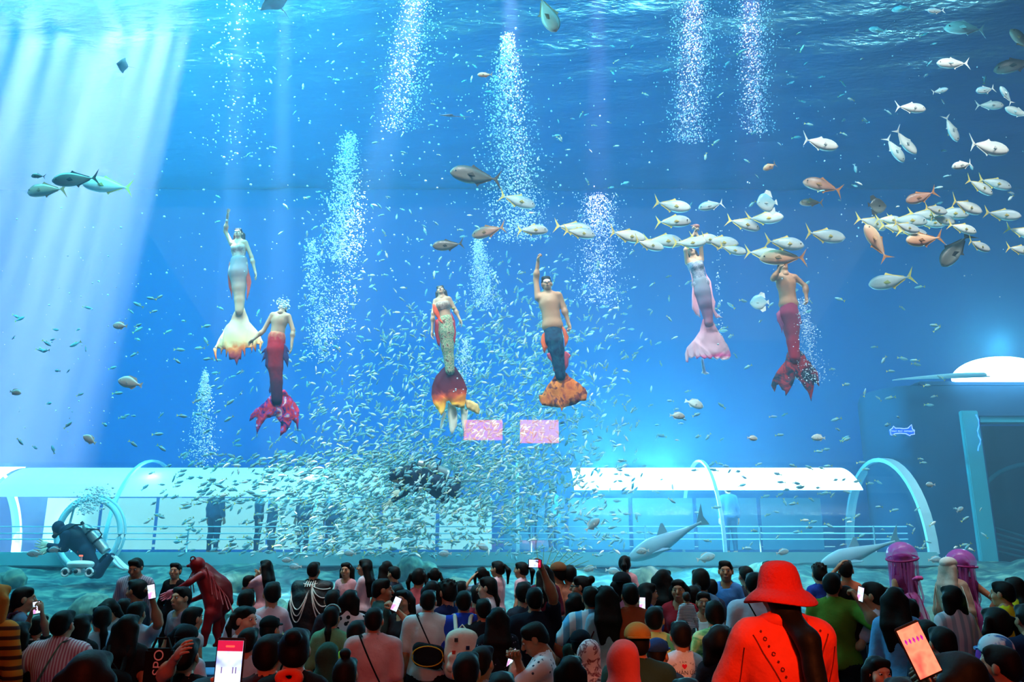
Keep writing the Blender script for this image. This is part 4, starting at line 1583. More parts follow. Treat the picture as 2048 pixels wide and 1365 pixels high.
def diver(label, d, Q, ox, oy, k, parts=True, skin=1):
    """Q maps crop coordinates; a diver seen from the side, leaning forward and facing left."""
    W = lambda x, y, dy=0.0: P(ox + x / k, oy + y / k, d + dy)
    px = 1 / (pxm(oy + 500 / k, d) * k)
    org = W(650, 760)
    L = lambda x, y, dy=0.0: np.array((W(x, y, dy) - org)[:])
    s = Sdf(.02)
    s.cap(L(480, 680), L(600, 760), 105 * px, 120 * px, .05)
    s.cap(L(600, 760), L(700, 880), 120 * px, 105 * px, .05)
    s.cap(L(400, 620), L(470, 660), 50 * px, 60 * px, .04)
    for dy in (-.10, .10):
        sx = 0 if dy < 0 else 60
        s.cap(L(700, 900, dy), L(840 - sx, 1160, dy), 85 * px, 62 * px, .04)
        s.cap(L(840 - sx, 1160, dy), L(1010 - sx, 950, dy), 60 * px, 42 * px, .04)
    for dy in (-.17, .17):
        s.cap(L(450, 680, dy), L(395 + (40 if dy > 0 else 0), 850, dy), 52 * px, 45 * px, .04)
        s.cap(L(395 + (40 if dy > 0 else 0), 850, dy), L(235, 815 + (60 if dy > 0 else 0), dy * .8), 44 * px, 32 * px, .04)
    s.ell(L(352, 590), (72 * px, 76 * px, 80 * px), .03)
    v, f = s.build()
    o = bpy.data.objects.new('diver', np_mesh('diver', v, f))
    C.objects.link(o)
    o.data.materials.append(M_neop)
    o.location = org
    o.name = 'person'
    tag(o, label, 'person', 'scuba divers in the tank')
    ms = SKINS[skin]
    hd = Sdf(.012)
    hd.ell(L(330, 640), (42 * px, 48 * px, 52 * px), .02)
    hd.cap(L(310, 640), L(296, 655), 12 * px, 12 * px, .01)
    link('face', np_mesh('face', *hd.build()), o, ms)
    for dy in (-.14, .14):
        hv, hf = HANDS['open']
        e, w_ = L(395, 850, dy), L(225, 812 + (60 if dy > 0 else 0), dy)
        hv = hv @ hand_matrix(e, w_, 1, (0, -1, .3)).T * (190 * px / .19) * .95 + w_
        link('hand', np_mesh('hand', hv, hf), o, mat('glove', srgb(225, 215, 190), .6))
    m_ = Sdf(.012)
    m_.cap(L(318, 615, -.03), L(318, 615, .03), 34 * px, k=.02)
    link('diving_mask', np_mesh('diving_mask', *m_.build()), o, M_black)
    r_ = Sdf(.012)
    r_.ell(L(305, 700), (30 * px, 34 * px, 30 * px), .01)
    rg = link('regulator', np_mesh('regulator', *r_.build()), o, M_black)
    tube('hose', [Vector(L(315, 700, -.05)), Vector(L(420, 640, -.16)), Vector(L(560, 560, -.12)), Vector(L(640, 560, -.05))], 12 * px, M_black, o, 6)
    tube('hose', [Vector(L(700, 610, -.1)), Vector(L(850, 620, -.14)), Vector(L(890, 680, -.15)), Vector(L(850, 740, -.1))], 9 * px, M_black, o, 6)
    c0, c1 = Vector(L(665, 560)), Vector(L(945, 890))
    n_ = 10
    pts = [c0 + (c1 - c0) * (i / n_) for i in range(n_ + 1)]
    rr = [18 * px, 48 * px] + [62 * px] * (n_ - 2) + [56 * px]
    cyl = tube('air_cylinder', pts, rr, M_tankm, o, 14)
    tube('valve', [c0 + Vector((-.01, 0, .01)), c0 + (c0 - c1) * .10], 20 * px, M_black, cyl, 8)
    for t in (.3, .62):
        q = c0 + (c1 - c0) * t
        tube('strap', [q - (c1 - c0) * .025, q + (c1 - c0) * .025], 66 * px, M_black, cyl, 14)
    vest = Sdf(.02)
    vest.cap(L(500, 660), L(600, 740), 112 * px, 125 * px, .04)
    link('buoyancy_vest', np_mesh('buoyancy_vest', *vest.grow(.004).build()), o, mat('vest', srgb(14, 30, 52), .6, var=.2))
    for dy, xx in ((-.10, 0), (.10, -60)):
        a = [L(1000 + xx, 930, dy), L(1060 + xx, 960, dy), L(1130 + xx, 1040, dy), L(1200 + xx, 1100, dy), L(1265 + xx, 1120, dy)]
        bm = bmesh.new()
        rows = []
        for i, p in enumerate(a):
            wd = (.04, .07, .10, .12, .10)[i]
            nrm = np.array((.6, 0, .8)) * .012
            rows.append([bm.verts.new(p + np.array((0, s_ * wd, 0)) + nrm * t_) for s_, t_ in ((-1, -1), (1, -1), (1, 1), (-1, 1))])
        for r0, r1 in zip(rows, rows[1:]):
            for j in range(4):
                bm.faces.new((r0[j], r0[(j + 1) % 4], r1[(j + 1) % 4], r1[j]))
        bm.faces.new(rows[0][::-1])
        bm.faces.new(rows[-1])
        me = bpy.data.meshes.new('swim_fin')
        bm.to_mesh(me)
        bm.free()
        link('swim_fin', me, o, M_white)
    box('vest_tab', tuple(L(585, 905, -.15) - .0), tuple(L(640, 870, -.12)), mat('tab_red', srgb(230, 60, 40), .5), o)
    return o


diver('scuba diver with a silver air cylinder and white fins swimming low in the tank', 15.4, None, 60, 960, 6.2)
dv = diver('dark scuba diver half hidden inside the dense fish school', 15.0, None, 60, 960, 6.2, skin=0)
dv.location = P(845, 952, 15.0)
dv.rotation_euler = (0, math.radians(-28), math.radians(20))
dv.scale = (1.0, 1.0, 1.0)
# white underwater camera drone in front of the first diver
dr = empty('underwater_drone', P(160, 1138, 14.4))
tag(dr, 'white underwater drone with two round thrusters below the diver', 'drone')
s = Sdf(.016)
s.cap((-.16, 0, .06), (.16, 0, .06), .055, k=.03, sq=1.4)
s.ell((0, 0, .075), (.22, .14, .055), .04)
link('hull', np_mesh('hull', *s.build()), dr, M_white)
for x in (-1, 1):
    r0 = [(x * .20 + .06 * math.cos(a), -.08, -.06 + .06 * math.sin(a)) for a in np.linspace(0, 6.28, 20, endpoint=False)]
    th_ = tube('thruster_ring', r0, .02, M_white, dr, 8, True)
    hub = Sdf(.01).cap((x * .20, -.06, -.06), (x * .20, .06, -.06), .045, k=.01)
    link('thruster_core', np_mesh('thruster_core', *hub.build()), dr, M_black)
    tube('thruster_arm', [(x * .12, 0, .03), (x * .18, 0, -.02)], .022, M_white, dr, 8)
pod = Sdf(.012).cap((0, -.07, -.05), (0, .07, -.05), .062, k=.01)
pod = link('camera_pod', np_mesh('camera_pod', *pod.build()), dr, M_white)
link('lens', np_mesh('lens', *Sdf(.01).cap((0, -.13, -.045), (0, -.10, -.045), .034, k=.01).build()), pod, M_black)
tube('mast', [(0, 0, .1), (0, 0, .2)], .02, mat('mast_pink', srgb(225, 140, 140), .5), dr, 8)
tube('mast_light', [(-.03, -.02, .21), (.03, -.02, .21)], .012, emit_mat('drone_red', (1, .1, .05), 2), dr, 8)
# ------------------------------------------------------------------ fish
def fish_mesh(prof, width, bend=0.0, seg=12, n=16):
    """Body of a fish, unit length, nose at +x: prof is a list of (x, z_low, z_high)."""
    xs_ = np.linspace(0, 1, n)
    px_ = np.array([p[0] for p in prof])
    lo_ = np.interp(xs_, px_, [p[1] for p in prof])
    hi_ = np.interp(xs_, px_, [p[2] for p in prof])
    v, f = [], []
    for x, l0, h0 in zip(xs_, lo_, hi_):
        c, r = (l0 + h0) / 2, (h0 - l0) / 2
        X = .5 - x
        for j in range(seg):
            a = 2 * math.pi * j / seg
            sx = math.sin(a)
            v.append((X, r * width * math.copysign(abs(sx) ** .8, sx) + bend * (X - .1) ** 2, c + r * math.cos(a)))
    for i in range(n - 1):
        for j in range(seg):
            j2 = (j + 1) % seg
            f.append((i * seg + j, i * seg + j2, (i + 1) * seg + j2, (i + 1) * seg + j))
    f.append(tuple(range(seg))[::-1])
    f.append(tuple(range((n - 1) * seg, n * seg)))
    return v, f


def fin_mesh(name, pts, t=.008, bend=0.0):
    k = len(pts)
    y = lambda x: bend * (x - .1) ** 2
    v = [(x, y(x) - t / 2, z) for x, z in pts] + [(x, y(x) + t / 2, z) for x, z in pts]
    f = [tuple(range(k)), tuple(range(k, 2 * k))[::-1]] + [(i, i + k, (i + 1) % k + k, (i + 1) % k) for i in range(k)]
    return mesh(name, v, f, False)


def skin_mat(name, top, mid, low, rough=.4, metal=.0):
    m = bpy.data.materials.new(name)
    nt, n, l = nodes(m)
    b = n['Principled BSDF']
    b.inputs['Roughness'].default_value = rough
    b.inputs['Metallic'].default_value = metal
    tc = n.new('ShaderNodeTexCoord')
    sp = n.new('ShaderNodeSeparateXYZ')
    nz = n.new('ShaderNodeTexNoise')
    nz.inputs['Scale'].default_value = 9
    ma = n.new('ShaderNodeMath')
    ma.operation = 'MULTIPLY_ADD'
    ma.inputs[1].default_value = .12
    rp = n.new('ShaderNodeValToRGB')
    e = rp.color_ramp.elements
    e[0].position, e[0].color = .22, (*low, 1)
    e[1].position, e[1].color = .9, (*top, 1)
    q = e.new(.55)
    q.color = (*mid, 1)
    l.new(tc.outputs['Generated'], sp.inputs[0])
    l.new(tc.outputs['Object'], nz.inputs['Vector'])
    l.new(nz.outputs[0], ma.inputs[0])
    l.new(sp.outputs[2], ma.inputs[2])
    l.new(ma.outputs[0], rp.inputs[0])
    l.new(rp.outputs[0], b.inputs['Base Color'])
    return m


S_ = srgb
FM = {'silver': skin_mat('fish_silver', S_(140, 156, 165), S_(196, 202, 200), S_(222, 224, 220)),
      'pale': skin_mat('fish_pale', S_(180, 190, 188), S_(225, 226, 218), S_(235, 235, 228)),
      'brown': skin_mat('fish_brown', S_(120, 80, 62), S_(190, 130, 105), S_(215, 165, 145)),
      'orange': skin_mat('fish_orange', S_(235, 190, 150), S_(240, 180, 140), S_(215, 140, 105)),
      'dark': skin_mat('fish_dark', S_(62, 58, 52), S_(95, 92, 84), S_(150, 150, 140)),  # shade of backlit fish is put into these darker tones
      'blue': skin_mat('fish_blue', S_(120, 180, 200), S_(170, 205, 210), S_(215, 230, 230))}
M_fy = mat('fin_yellow', S_(235, 205, 110), .5, var=.15, scale=12)
M_fb = mat('fin_brown', S_(190, 120, 70), .5, var=.15, scale=12)
M_fd = mat('fin_dark', S_(70, 66, 58), .5, var=.15, scale=12)
M_fw = mat('fin_pale_grey', S_(220, 225, 220), .5, var=.1, scale=12)
TREV = [(0, -.025, .025), (.04, -.085, .085), (.11, -.13, .14), (.22, -.165, .185), (.36, -.185, .195), (.5, -.17, .165), (.64, -.115, .11), (.76, -.055, .05), (.85, -.022, .02), (.88, -.018, .018), (1, -.016, .016)]
BAT = [(0, -.04, .04), (.06, -.14, .13), (.15, -.27, .28), (.3, -.38, .40), (.5, -.42, .44), (.65, -.36, .36), (.78, -.18, .18), (.86, -.07, .07), (1, -.05, .05)]
REEF = [(0, -.03, .03), (.06, -.11, .10), (.16, -.18, .19), (.32, -.23, .25), (.5, -.22, .23), (.66, -.15, .15), (.8, -.06, .06), (.88, -.045, .045), (1, -.04, .04)]
FISH_CACHE = {}


def fish_parts(kind, bend):
    key = (kind, bend)
    if key in FISH_CACHE:
        return FISH_CACHE[key]
    prof, wd = {'trevally': (TREV, .42), 'bat': (BAT, .16), 'reef': (REEF, .38)}[kind]
    v, f = fish_mesh(prof, wd, bend)
    v = [(x if x > -.40 else -.40 + (x + .40) * .2, y, z) for x, y, z in v]
    r = {'body': mesh('fish', v, f)}
    if kind == 'trevally':
        r['tail_fin'] = fin_mesh('tail_fin', [(-.37, .012), (-.43, .07), (-.55, .23), (-.505, .12), (-.455, 0), (-.505, -.12), (-.55, -.23), (-.43, -.07), (-.37, -.012)], .012, bend)
        r['dorsal_fin'] = fin_mesh('dorsal_fin', [(.10, .165), (.04, .235), (.0, .20), (-.1, .145), (-.32, .05), (-.33, .03), (-.1, .10), (.05, .14)], .010, bend)
        r['anal_fin'] = fin_mesh('anal_fin', [(.0, -.14), (-.06, -.225), (-.09, -.17), (-.2, -.11), (-.33, -.05), (-.33, -.03), (-.1, -.09)], .010, bend)
    elif kind == 'bat':
        r['tail_fin'] = fin_mesh('tail_fin', [(-.36, .05), (-.50, .14), (-.50, -.14), (-.36, -.05)], .012, bend)
        r['dorsal_fin'] = fin_mesh('dorsal_fin', [(.1, .36), (-.12, .58), (-.30, .50), (-.32, .2), (-.1, .36)], .012, bend)
        r['anal_fin'] = fin_mesh('anal_fin', [(.05, -.36), (-.12, -.56), (-.30, -.48), (-.32, -.2), (-.1, -.34)], .012, bend)
    else:
        r['tail_fin'] = fin_mesh('tail_fin', [(-.37, .04), (-.52, .13), (-.49, 0), (-.52, -.13), (-.37, -.04)], .012, bend)
        r['dorsal_fin'] = fin_mesh('dorsal_fin', [(.22, .20), (.1, .29), (-.2, .24), (-.30, .08), (-.1, .17)], .010, bend)
        r['anal_fin'] = fin_mesh('anal_fin', [(-.02, -.2), (-.15, -.26), (-.28, -.12), (-.28, -.06)], .010, bend)
    pw = wd * (.15 if kind != 'bat' else .36)
    for sgn in (-1, 1):
        pf_ = mesh('pectoral_fin', [(.20, sgn * pw, -.02), (.08, sgn * (pw + .06), .01), (.03, sgn * (pw + .075), -.07), (.12, sgn * (pw + .02), -.06),
                                    (.20, sgn * pw * .94, -.03), (.08, sgn * (pw + .05), .0), (.03, sgn * (pw + .065), -.08), (.12, sgn * (pw + .01), -.07)],
                   [(0, 1, 2, 3), (7, 6, 5, 4), (0, 4, 5, 1), (1, 5, 6, 2), (2, 6, 7, 3), (3, 7, 4, 0)], False)
        r['pectoral_fin' + str(sgn)] = pf_
        bm = bmesh.new()
        bmesh.ops.create_icosphere(bm, subdivisions=1, radius=.020)
        for q in bm.verts:
            q.co += Vector((.40, sgn * wd * (.118 if kind != 'bat' else .17), .025))
        me = bpy.data.meshes.new('eye')
        bm.to_mesh(me)
        bm.free()
        r['eye' + str(sgn)] = me
    FISH_CACHE[key] = r
    return r


NF = 0


def fish(px, py, ln, dirn, tilt=0, kind='trevally', col='silver', fins=None, d=None, label=None, group=None, yaw=None, bend=None, cat='fish', roll=0):
    """A fish of ln pixels seen at (px, py); dirn +1 looks right; tilt > 0 is nose up."""
    global NF
    NF += 1
    r = random.Random(NF * 77)
    d = d or r.uniform(13.0, 14.2)
    yaw = r.uniform(-18, 18) if yaw is None else yaw
    bend = r.choice((-.25, 0, .25)) if bend is None else bend
    parts = fish_parts(kind, bend)
    L = ln / pxm(py, d) / max(.5, math.cos(math.radians(yaw)))
    o = link('fish', parts['body'], None, FM[col])
    fm_ = fins or {'silver': M_fy, 'pale': M_fy, 'brown': M_fb, 'orange': M_fb, 'dark': M_fd, 'blue': M_fw}[col]
    for k, me in parts.items():
        if k != 'body':
            nm = k.rstrip('-1')
            link(nm, me, o, M_iris if nm == 'eye' else fm_)
    rz = math.radians(yaw + (0 if dirn > 0 else 180))
    o.matrix_world = Matrix.Translation(P(px, py, d)) @ Matrix.Rotation(rz, 4, 'Z') @ Matrix.Rotation(-math.radians(tilt), 4, 'Y') @ Matrix.Rotation(math.radians(roll), 4, 'X') @ Matrix.Scale(L, 4)
    tag(o, label or 'silver fish with pale yellow fins in the loose shoal', cat, group or 'silver shoal fish')
    return o


GS = 'large fish of the shoal'
# fish one can single out
for a in [(90, 380, 78, -1, -4, 'trevally', 'brown', 'plump pinkish fish leading the trio at upper left'), (150, 359, 80, -1, -12, 'trevally', 'dark', 'dark olive fish in the middle of the trio at upper left'),
          (213, 371, 86, -1, 0, 'trevally', 'pale', 'glaring white-gold fish last of the trio at upper left'), (950, 352, 98, -1, 2, 'trevally', 'dark', 'big dark-backed fish beside the tall bubble column'),
          (1036, 402, 72, 1, -14, 'trevally', 'silver', 'silver fish crossing the tall bubble column below the dark one'), (976, 463, 66, -1, -10, 'trevally', 'brown', 'pinkish brown fish right below the bubble column foot'),
          (895, 491, 60, -1, -8, 'trevally', 'dark', 'grey fish above the swimmer with the gold armband'), (1066, 460, 60, 1, -2, 'trevally', 'silver', 'silver fish just above the raised fist of the navy-tailed swimmer'),
          (1147, 457, 74, 1, -8, 'trevally', 'silver', 'silver fish doubled with a neighbour left of the violet bubbles'), (1160, 466, 62, 1, -4, 'trevally', 'silver', 'lower fish of the pair left of the violet bubbles'),
          (1255, 472, 72, 1, -6, 'trevally', 'pale', 'pale fish entering the violet bubble column'), (1645, 371, 76, -1, 17, 'trevally', 'brown', 'orange-brown fish with nose up high above the crimson tail'),
          (1622, 405, 42, -1, 5, 'trevally', 'brown', 'small pink-backed fish turned away under the orange-brown one'), (1840, 395, 62, -1, -18, 'trevally', 'brown', 'maroon fish nosing down at the top of the dense shoal'),
          (1845, 480, 76, -1, -8, 'trevally', 'orange', 'golden orange fish in front of the dense silver shoal'), (1908, 502, 90, -1, -48, 'trevally', 'dark', 'large plum-dark fish diving steeply at the right'),
          (1752, 484, 80, -1, 62, 'trevally', 'orange', 'pinkish fish hanging nose up below the shoal'), (1780, 563, 82, -1, -9, 'trevally', 'silver', 'silver fish swimming alone below the shoal'),
          (1565, 515, 86, -1, 2, 'trevally', 'orange', 'peach-coloured fish covering the crimson-tailed swimmer\'s brow'), (1422, 411, 52, -1, -14, 'trevally', 'blue', 'blue-bellied fish with orange tail above the raised shell')]:
    fish(a[0], a[1], a[2], a[3], a[4], a[5], a[6], label=a[7], group=GS, yaw=0 if a[7].startswith('large plum') else None)
for a in [(1753, 412, 40, 1, 0, 'dark', 'round brown banded batfish above the dense shoal'), (1519, 605, 36, -1, 0, 'blue', 'round pale batfish beside the crimson-tailed swimmer'),
          (1534, 406, 46, -1, -10, 'blue', 'round bluish batfish lit from above over the shoal')]:
    fish(a[0], a[1], a[2], a[3], a[4], 'bat', a[5], label=a[6], group='batfish')
# shoal fish that nothing tells apart
for x, y, L_, dr_, t_ in [(1345, 412, 72, 1, -10), (1347, 443, 66, 1, -6), (1328, 482, 76, 1, -4), (1298, 490, 60, 1, -8), (1440, 485, 72, 1, -8), (1466, 500, 52, 1, -20), (1488, 448, 66, 1, -18),
                          (1530, 437, 68, 1, -2), (1570, 487, 76, 1, -8), (1528, 508, 72, 1, -6), (1650, 472, 80, 1, -6), (1960, 374, 60, 1, -24), (1990, 367, 62, 1, -20), (2005, 430, 62, 1, -14),
                          (1745, 446, 64, 1, -14), (1790, 456, 56, 1, -12), (1816, 441, 70, 1, -10), (1852, 430, 64, 1, -8), (1902, 427, 66, 1, -8), (1932, 414, 70, 1, -12), (1828, 466, 62, 1, -10),
                          (1925, 457, 56, 1, -18), (1957, 492, 52, 1, -14), (2040, 500, 54, 1, -10), (1862, 446, 60, 1, -4), (1780, 440, 52, 1, -10), (1412, 478, 60, 1, -4), (1380, 486, 60, 1, -4),
                          (2046, 465, 60, 1, -24), (1884, 440, 56, 1, -6), (1812, 455, 54, 1, -16), (1870, 420, 52, 1, -6)]:
    fish(x, y, L_, dr_, t_, 'trevally', 'silver' if (x + y) % 3 else 'pale')
PALE_AT = ['alone above the orange-brown nose-up fish', 'near the top edge, the longest one there', 'below the longest fish of the top right', 'in the upper right, right of the tangle', 'in the upper right, second row', 'large, just above the right end of the shoal', 'small, under the large one at right', 'small, curled, near the right edge high up', 'hanging nose down in the upper right', 'tiny, right of the second row', 'faint, at the left of the upper right group', 'faint, touching the top edge', 'faint, right of the one touching the top edge', 'rising steeply at the right edge', 'slanting at the right edge', 'diving, left of the nose-down pair', 'diving, right of the nose-down pair']
for qi, (x, y, L_, dr_, t_) in enumerate([(1640, 288, 74, 1, -6), (1930, 56, 78, -1, 4), (1905, 127, 62, -1, 2), (1980, 211, 50, 1, -6), (1822, 216, 60, 1, -4), (1976, 296, 86, 1, -4), (1925, 330, 46, -1, -16), (1970, 180, 42, -1, -14),
                          (1903, 258, 56, 1, -70), (1880, 182, 30, 1, 10), (1755, 60, 34, -1, 10), (1803, 17, 36, -1, -4), (1870, 22, 34, -1, 0), (2012, 190, 40, -1, 60), (2035, 225, 48, -1, 30), (1790, 300, 60, 1, -60), (1810, 285, 62, 1, -50)]):
    fish(x, y, L_, dr_, t_, 'trevally', 'pale' if L_ > 45 else 'blue', d=12.2 + (x % 7) * .3, label='pale fish ' + PALE_AT[qi], group='pale fish near the water surface', fins=M_fw)
for x, y, L_, dr_, t_, c, lab in [(1096, 30, 90, 1, -70, 'brown', 'brown fish diving at the top edge of the picture'), (2030, 130, 80, -1, -12, 'dark', 'dark brown fish at the right edge high in the tank'), (2042, 80, 60, -1, 60, 'brown', 'reddish brown fish at the very right edge near the surface'),
                                  (1540, 333, 34, -1, -30, 'orange', 'small orange fish twisting below the violet bubbles'), (970, 150, 30, -1, 4, 'orange', 'small orange fish at the side of the tall bubble column'),
                                  (75, 352, 28, -1, 4, 'dark', 'tiny dark fish above the trio at upper left')]:
    fish(x, y, L_, dr_, t_, 'trevally', c, label=lab, group='single fish of the tank')
REEF_AT = ['left of the bubble jet', 'above and left of the bubble jet', 'right of the grey shark over the yellow dress', 'right of the orange fan tail', 'in open water below the pink tail', 'left of the chained cape head', 'above the pink-teed ledge girl', 'above the praying girl', 'at the left edge of the tank', 'in front of the diver\'s hand, the farther left', 'in front of the diver\'s hand, the nearer', 'before the shark nose',
           'left of the red hat top', 'over the tunnel at far left', 'above the tunnel right of the crimson tail', 'above the bright tunnel glare', 'beside the brown cap', 'above the hair bun', 'over the thin pigtails', 'over the waving girl', 'between the jellyfish bells', 'below the tunnel glare at centre', 'below the neon sign reflection', 'left of the pale pillar']
for ri, (x, y, L_, dr_, t_) in enumerate([(260, 766, 50, -1, 12), (240, 652, 32, -1, 6), (1412, 1116, 36, 1, 14), (1355, 832, 30, 1, -6), (1389, 808, 38, 1, -20), (590, 1134, 26, -1, 0), (700, 1107, 26, -1, 4), (575, 1121, 22, -1, 0), (30, 785, 26, 1, -10), (70, 1108, 28, -1, 0), (110, 1100, 26, -1, -6), (1285, 1103, 26, -1, -6),
                          (1565, 1105, 26, 1, 12), (180, 880, 32, -1, 30), (1637, 876, 28, -1, 2), (1505, 877, 22, 1, -4), (1180, 1138, 26, -1, -12), (1225, 1143, 28, 1, -8), (890, 1108, 26, -1, 0), (965, 1095, 26, 1, -18), (1870, 1120, 26, 1, 4), (1185, 1050, 36, 1, 40), (1860, 970, 20, -1, 0), (1920, 1020, 18, 1, 30)]):
    fish(x, y, L_, dr_, t_, 'reef', 'pale' if y < 900 else 'blue', d=12.6 + (x % 5) * .4, label='pale deep-bodied reef fish ' + REEF_AT[ri], group='reef fish', fins=M_fw)
# two large grey bottom swimmers
SHARK = [(0, -.01, .01), (.04, -.045, .05), (.14, -.085, .09), (.3, -.115, .12), (.5, -.10, .095), (.7, -.055, .05), (.86, -.022, .022), (1, -.016, .016)]
for x, y, L_, d_, dr_, t_, lab in [(1330, 1083, 165, 15.6, -1, -26, 'large grey shark nosing down towards the tank bed at centre right'), (1712, 1108, 150, 15.0, -1, -18, 'large pale grey shark behind the olive-shirted visitor')]:
    v, f = fish_mesh(SHARK, .8, .35, 14, 20)
    L2 = L_ / pxm(y, d_)
    o = link('shark', mesh('shark', v, f), None, mat('shark_skin', srgb(120, 160, 175), .6, var=.12, scale=8))
    bm_ = mat('shark_fin', srgb(100, 140, 155), .6, var=.1)
    link('tail_fin', fin_mesh('tail_fin', [(-.44, .015), (-.60, .20), (-.55, .05), (-.57, -.07), (-.44, -.015)], .014, .35), o, bm_)
    link('dorsal_fin', fin_mesh('dorsal_fin', [(.06, .10), (-.05, .21), (-.08, .20), (-.08, .08)], .014, .35), o, bm_)
    for sgn in (-1, 1):
        link('pectoral_fin', mesh('pectoral_fin', [(.20, sgn * .08, -.06), (.02, sgn * .27, -.10), (-.02, sgn * .26, -.10), (.06, sgn * .08, -.06), (.20, sgn * .08, -.075), (.02, sgn * .27, -.11), (-.02, sgn * .26, -.11), (.06, sgn * .08, -.075)], [(0, 1, 2, 3), (7, 6, 5, 4), (0, 4, 5, 1), (1, 5, 6, 2), (2, 6, 7, 3), (3, 7, 4, 0)], False), o, bm_)
        bm = bmesh.new()
        bmesh.ops.create_icosphere(bm, subdivisions=1, radius=.011, matrix=Matrix.Translation((.43, sgn * .045, .012)))
        me = bpy.data.meshes.new('eye')
        bm.to_mesh(me)
        bm.free()
        link('eye', me, o, M_iris)
    o.matrix_world = Matrix.Translation(P(x, y, d_)) @ Matrix.Rotation(math.pi - .25, 4, 'Z') @ Matrix.Rotation(-math.radians(t_), 4, 'Y') @ Matrix.Scale(L2, 4)
    tag(o, lab, 'shark')
# rays gliding high in the tank
for x, y, L_, d_, yaw_, roll_, lab in [(247, 131, 26, 13.5, 30, 50, 'small ray gliding through the light shafts at upper left'), (553, 4, 60, 13.0, 80, 25, 'reddish ray at the top edge of the picture'), (900, 232, 44, 13.5, 10, -27, 'thin ray seen edge-on left of the tall bubble column')]:
    L2 = L_ / pxm(y, d_)
    v = [(.5, 0, 0), (.2, .42, .02), (-.05, .62, .05), (-.12, .38, .02), (-.3, .12, 0), (-.34, 0, 0), (-.3, -.12, 0), (-.12, -.38, .02), (-.05, -.62, .05), (.2, -.42, .02)]
    k = len(v)
    vv2 = v + [(x2, y2, z2 - .015) for x2, y2, z2 in v] + [(.08, 0, .07), (.08, 0, -.05)]
    f = [(i, (i + 1) % k, 2 * k) for i in range(k)] + [((i + 1) % k + k, i + k, 2 * k + 1) for i in range(k)] + [((i + 1) % k, i, i + k, (i + 1) % k + k) for i in range(k)]
    o = link('ray_fish', mesh('ray_fish', vv2, f), None, mat('ray_skin', srgb(150, 120, 125), .6, var=.15))
    tube('whip_tail', [(-.3, 0, 0), (-.6, .03, 0), (-.95, .02, .05)], [.02, .012, .005], mat('ray_skin', srgb(150, 120, 125), .6, var=.15), o, 6)
    o.matrix_world = Matrix.Translation(P(x, y, d_)) @ Matrix.Rotation(math.radians(180 + yaw_), 4, 'Z') @ Matrix.Rotation(math.radians(roll_), 4, 'X') @ Matrix.Scale(L2, 4)
    tag(o, lab, 'ray')

# ------------------------------------------------------------------ the school of small fish
def small_fish():
    prof = [(0, -.02, .02), (.1, -.09, .09), (.28, -.15, .15), (.5, -.14, .14), (.72, -.06, .06), (.84, -.03, .03), (1, -.025, .025)]
    v, f = fish_mesh(prof, .42, .0, 6, 7)
    v = [(x if x > -.34 else -.34 + (x + .34) * .2, y, z) for x, y, z in v]
    k = len(v)
    tl = [(-.33, .02, .02), (-.52, 0, .15), (-.45, 0, 0), (-.52, 0, -.15), (-.33, -.02, -.02), (.12, 0, .13), (-.12, 0, .20), (-.22, 0, .08)]
    v = v + tl
    f2 = [(k, k + 1, k + 2), (k + 4, k + 2, k + 3), (k, k + 2, k + 4), (k + 5, k + 6, k + 7)]
    tri = []
    for q in f:
        tri += [(q[0], q[i], q[i + 1]) for i in range(1, len(q) - 1)]
    return np.array(v), np.array(tri + f2), np.array([0] * len(tri) + [1] * len(f2))


SV, SF, SM = small_fish()
M_sf = mat('school_fish', srgb(125, 178, 192), .4, .0, var=.25, scale=6)
M_sw = mat('school_fish_bright', srgb(225, 235, 235), .35, .0, var=.1, scale=6)
M_st = mat('school_tail', srgb(190, 195, 95), .5, var=.1, scale=6)
rg = np.random.default_rng(11)
spots_f = []
BODIES = [(425, 420, 525, 740), (495, 595, 605, 870), (855, 555, 960, 870), (1060, 505, 1180, 820), (1365, 445, 1465, 750), (1540, 520, 1645, 805), (75, 1030, 270, 1160)]


def add_fish(n_, fx, fy, dl_, dh_, sl, sh_l, ang):
    for _ in range(n_):
        x, y, d = fx(), fy(), rg.uniform(dl_, dh_)
        if any(a <= x <= c and b <= y <= e for a, b, c, e in BODIES):
            d = max(d, 15.5)                       # the school swims behind the costumed swimmers
        spots_f.append((x, y, d, rg.uniform(sl, sh_l), ang()))


nm = rg.normal
uf = rg.uniform
add_fish(1900, lambda: nm(900, 150), lambda: nm(950, 55), 14.2, 17.2, 12, 19, lambda: nm(25, 30))
add_fish(820, lambda: 280 + 560 * math.sqrt(uf()), lambda: uf(905, 1112), 14.0, 17.0, 14, 24, lambda: nm(18, 16))
add_fish(1000, lambda: nm(840, 170), lambda: nm(800, 85), 14.2, 17.2, 11, 17, lambda: nm(35, 40))
add_fish(900, lambda: nm(1060, 90), lambda: nm(800, 110), 14.2, 17, 11, 18, lambda: nm(30, 40))
add_fish(260, lambda: nm(1020, 130), lambda: nm(650, 70), 14.2, 16.5, 11, 17, lambda: nm(50, 40))
add_fish(420, lambda: uf(560, 1250), lambda: uf(1000, 1115), 14, 17, 11, 20, lambda: nm(10, 40))
add_fish(120, lambda: uf(600, 860), lambda: uf(380, 720), 13.5, 16, 10, 17, lambda: nm(-35, 40))
loose = len(spots_f)
add_fish(60, lambda: uf(20, 460), lambda: uf(590, 900), 13, 16, 14, 24, lambda: nm(0, 25))
add_fish(80, lambda: uf(1220, 1900), lambda: uf(560, 940), 13, 16, 13, 22, lambda: nm(5, 25))
add_fish(34, lambda: uf(1420, 1780), lambda: uf(925, 1000), 14, 16.5, 14, 20, lambda: nm(5, 15))
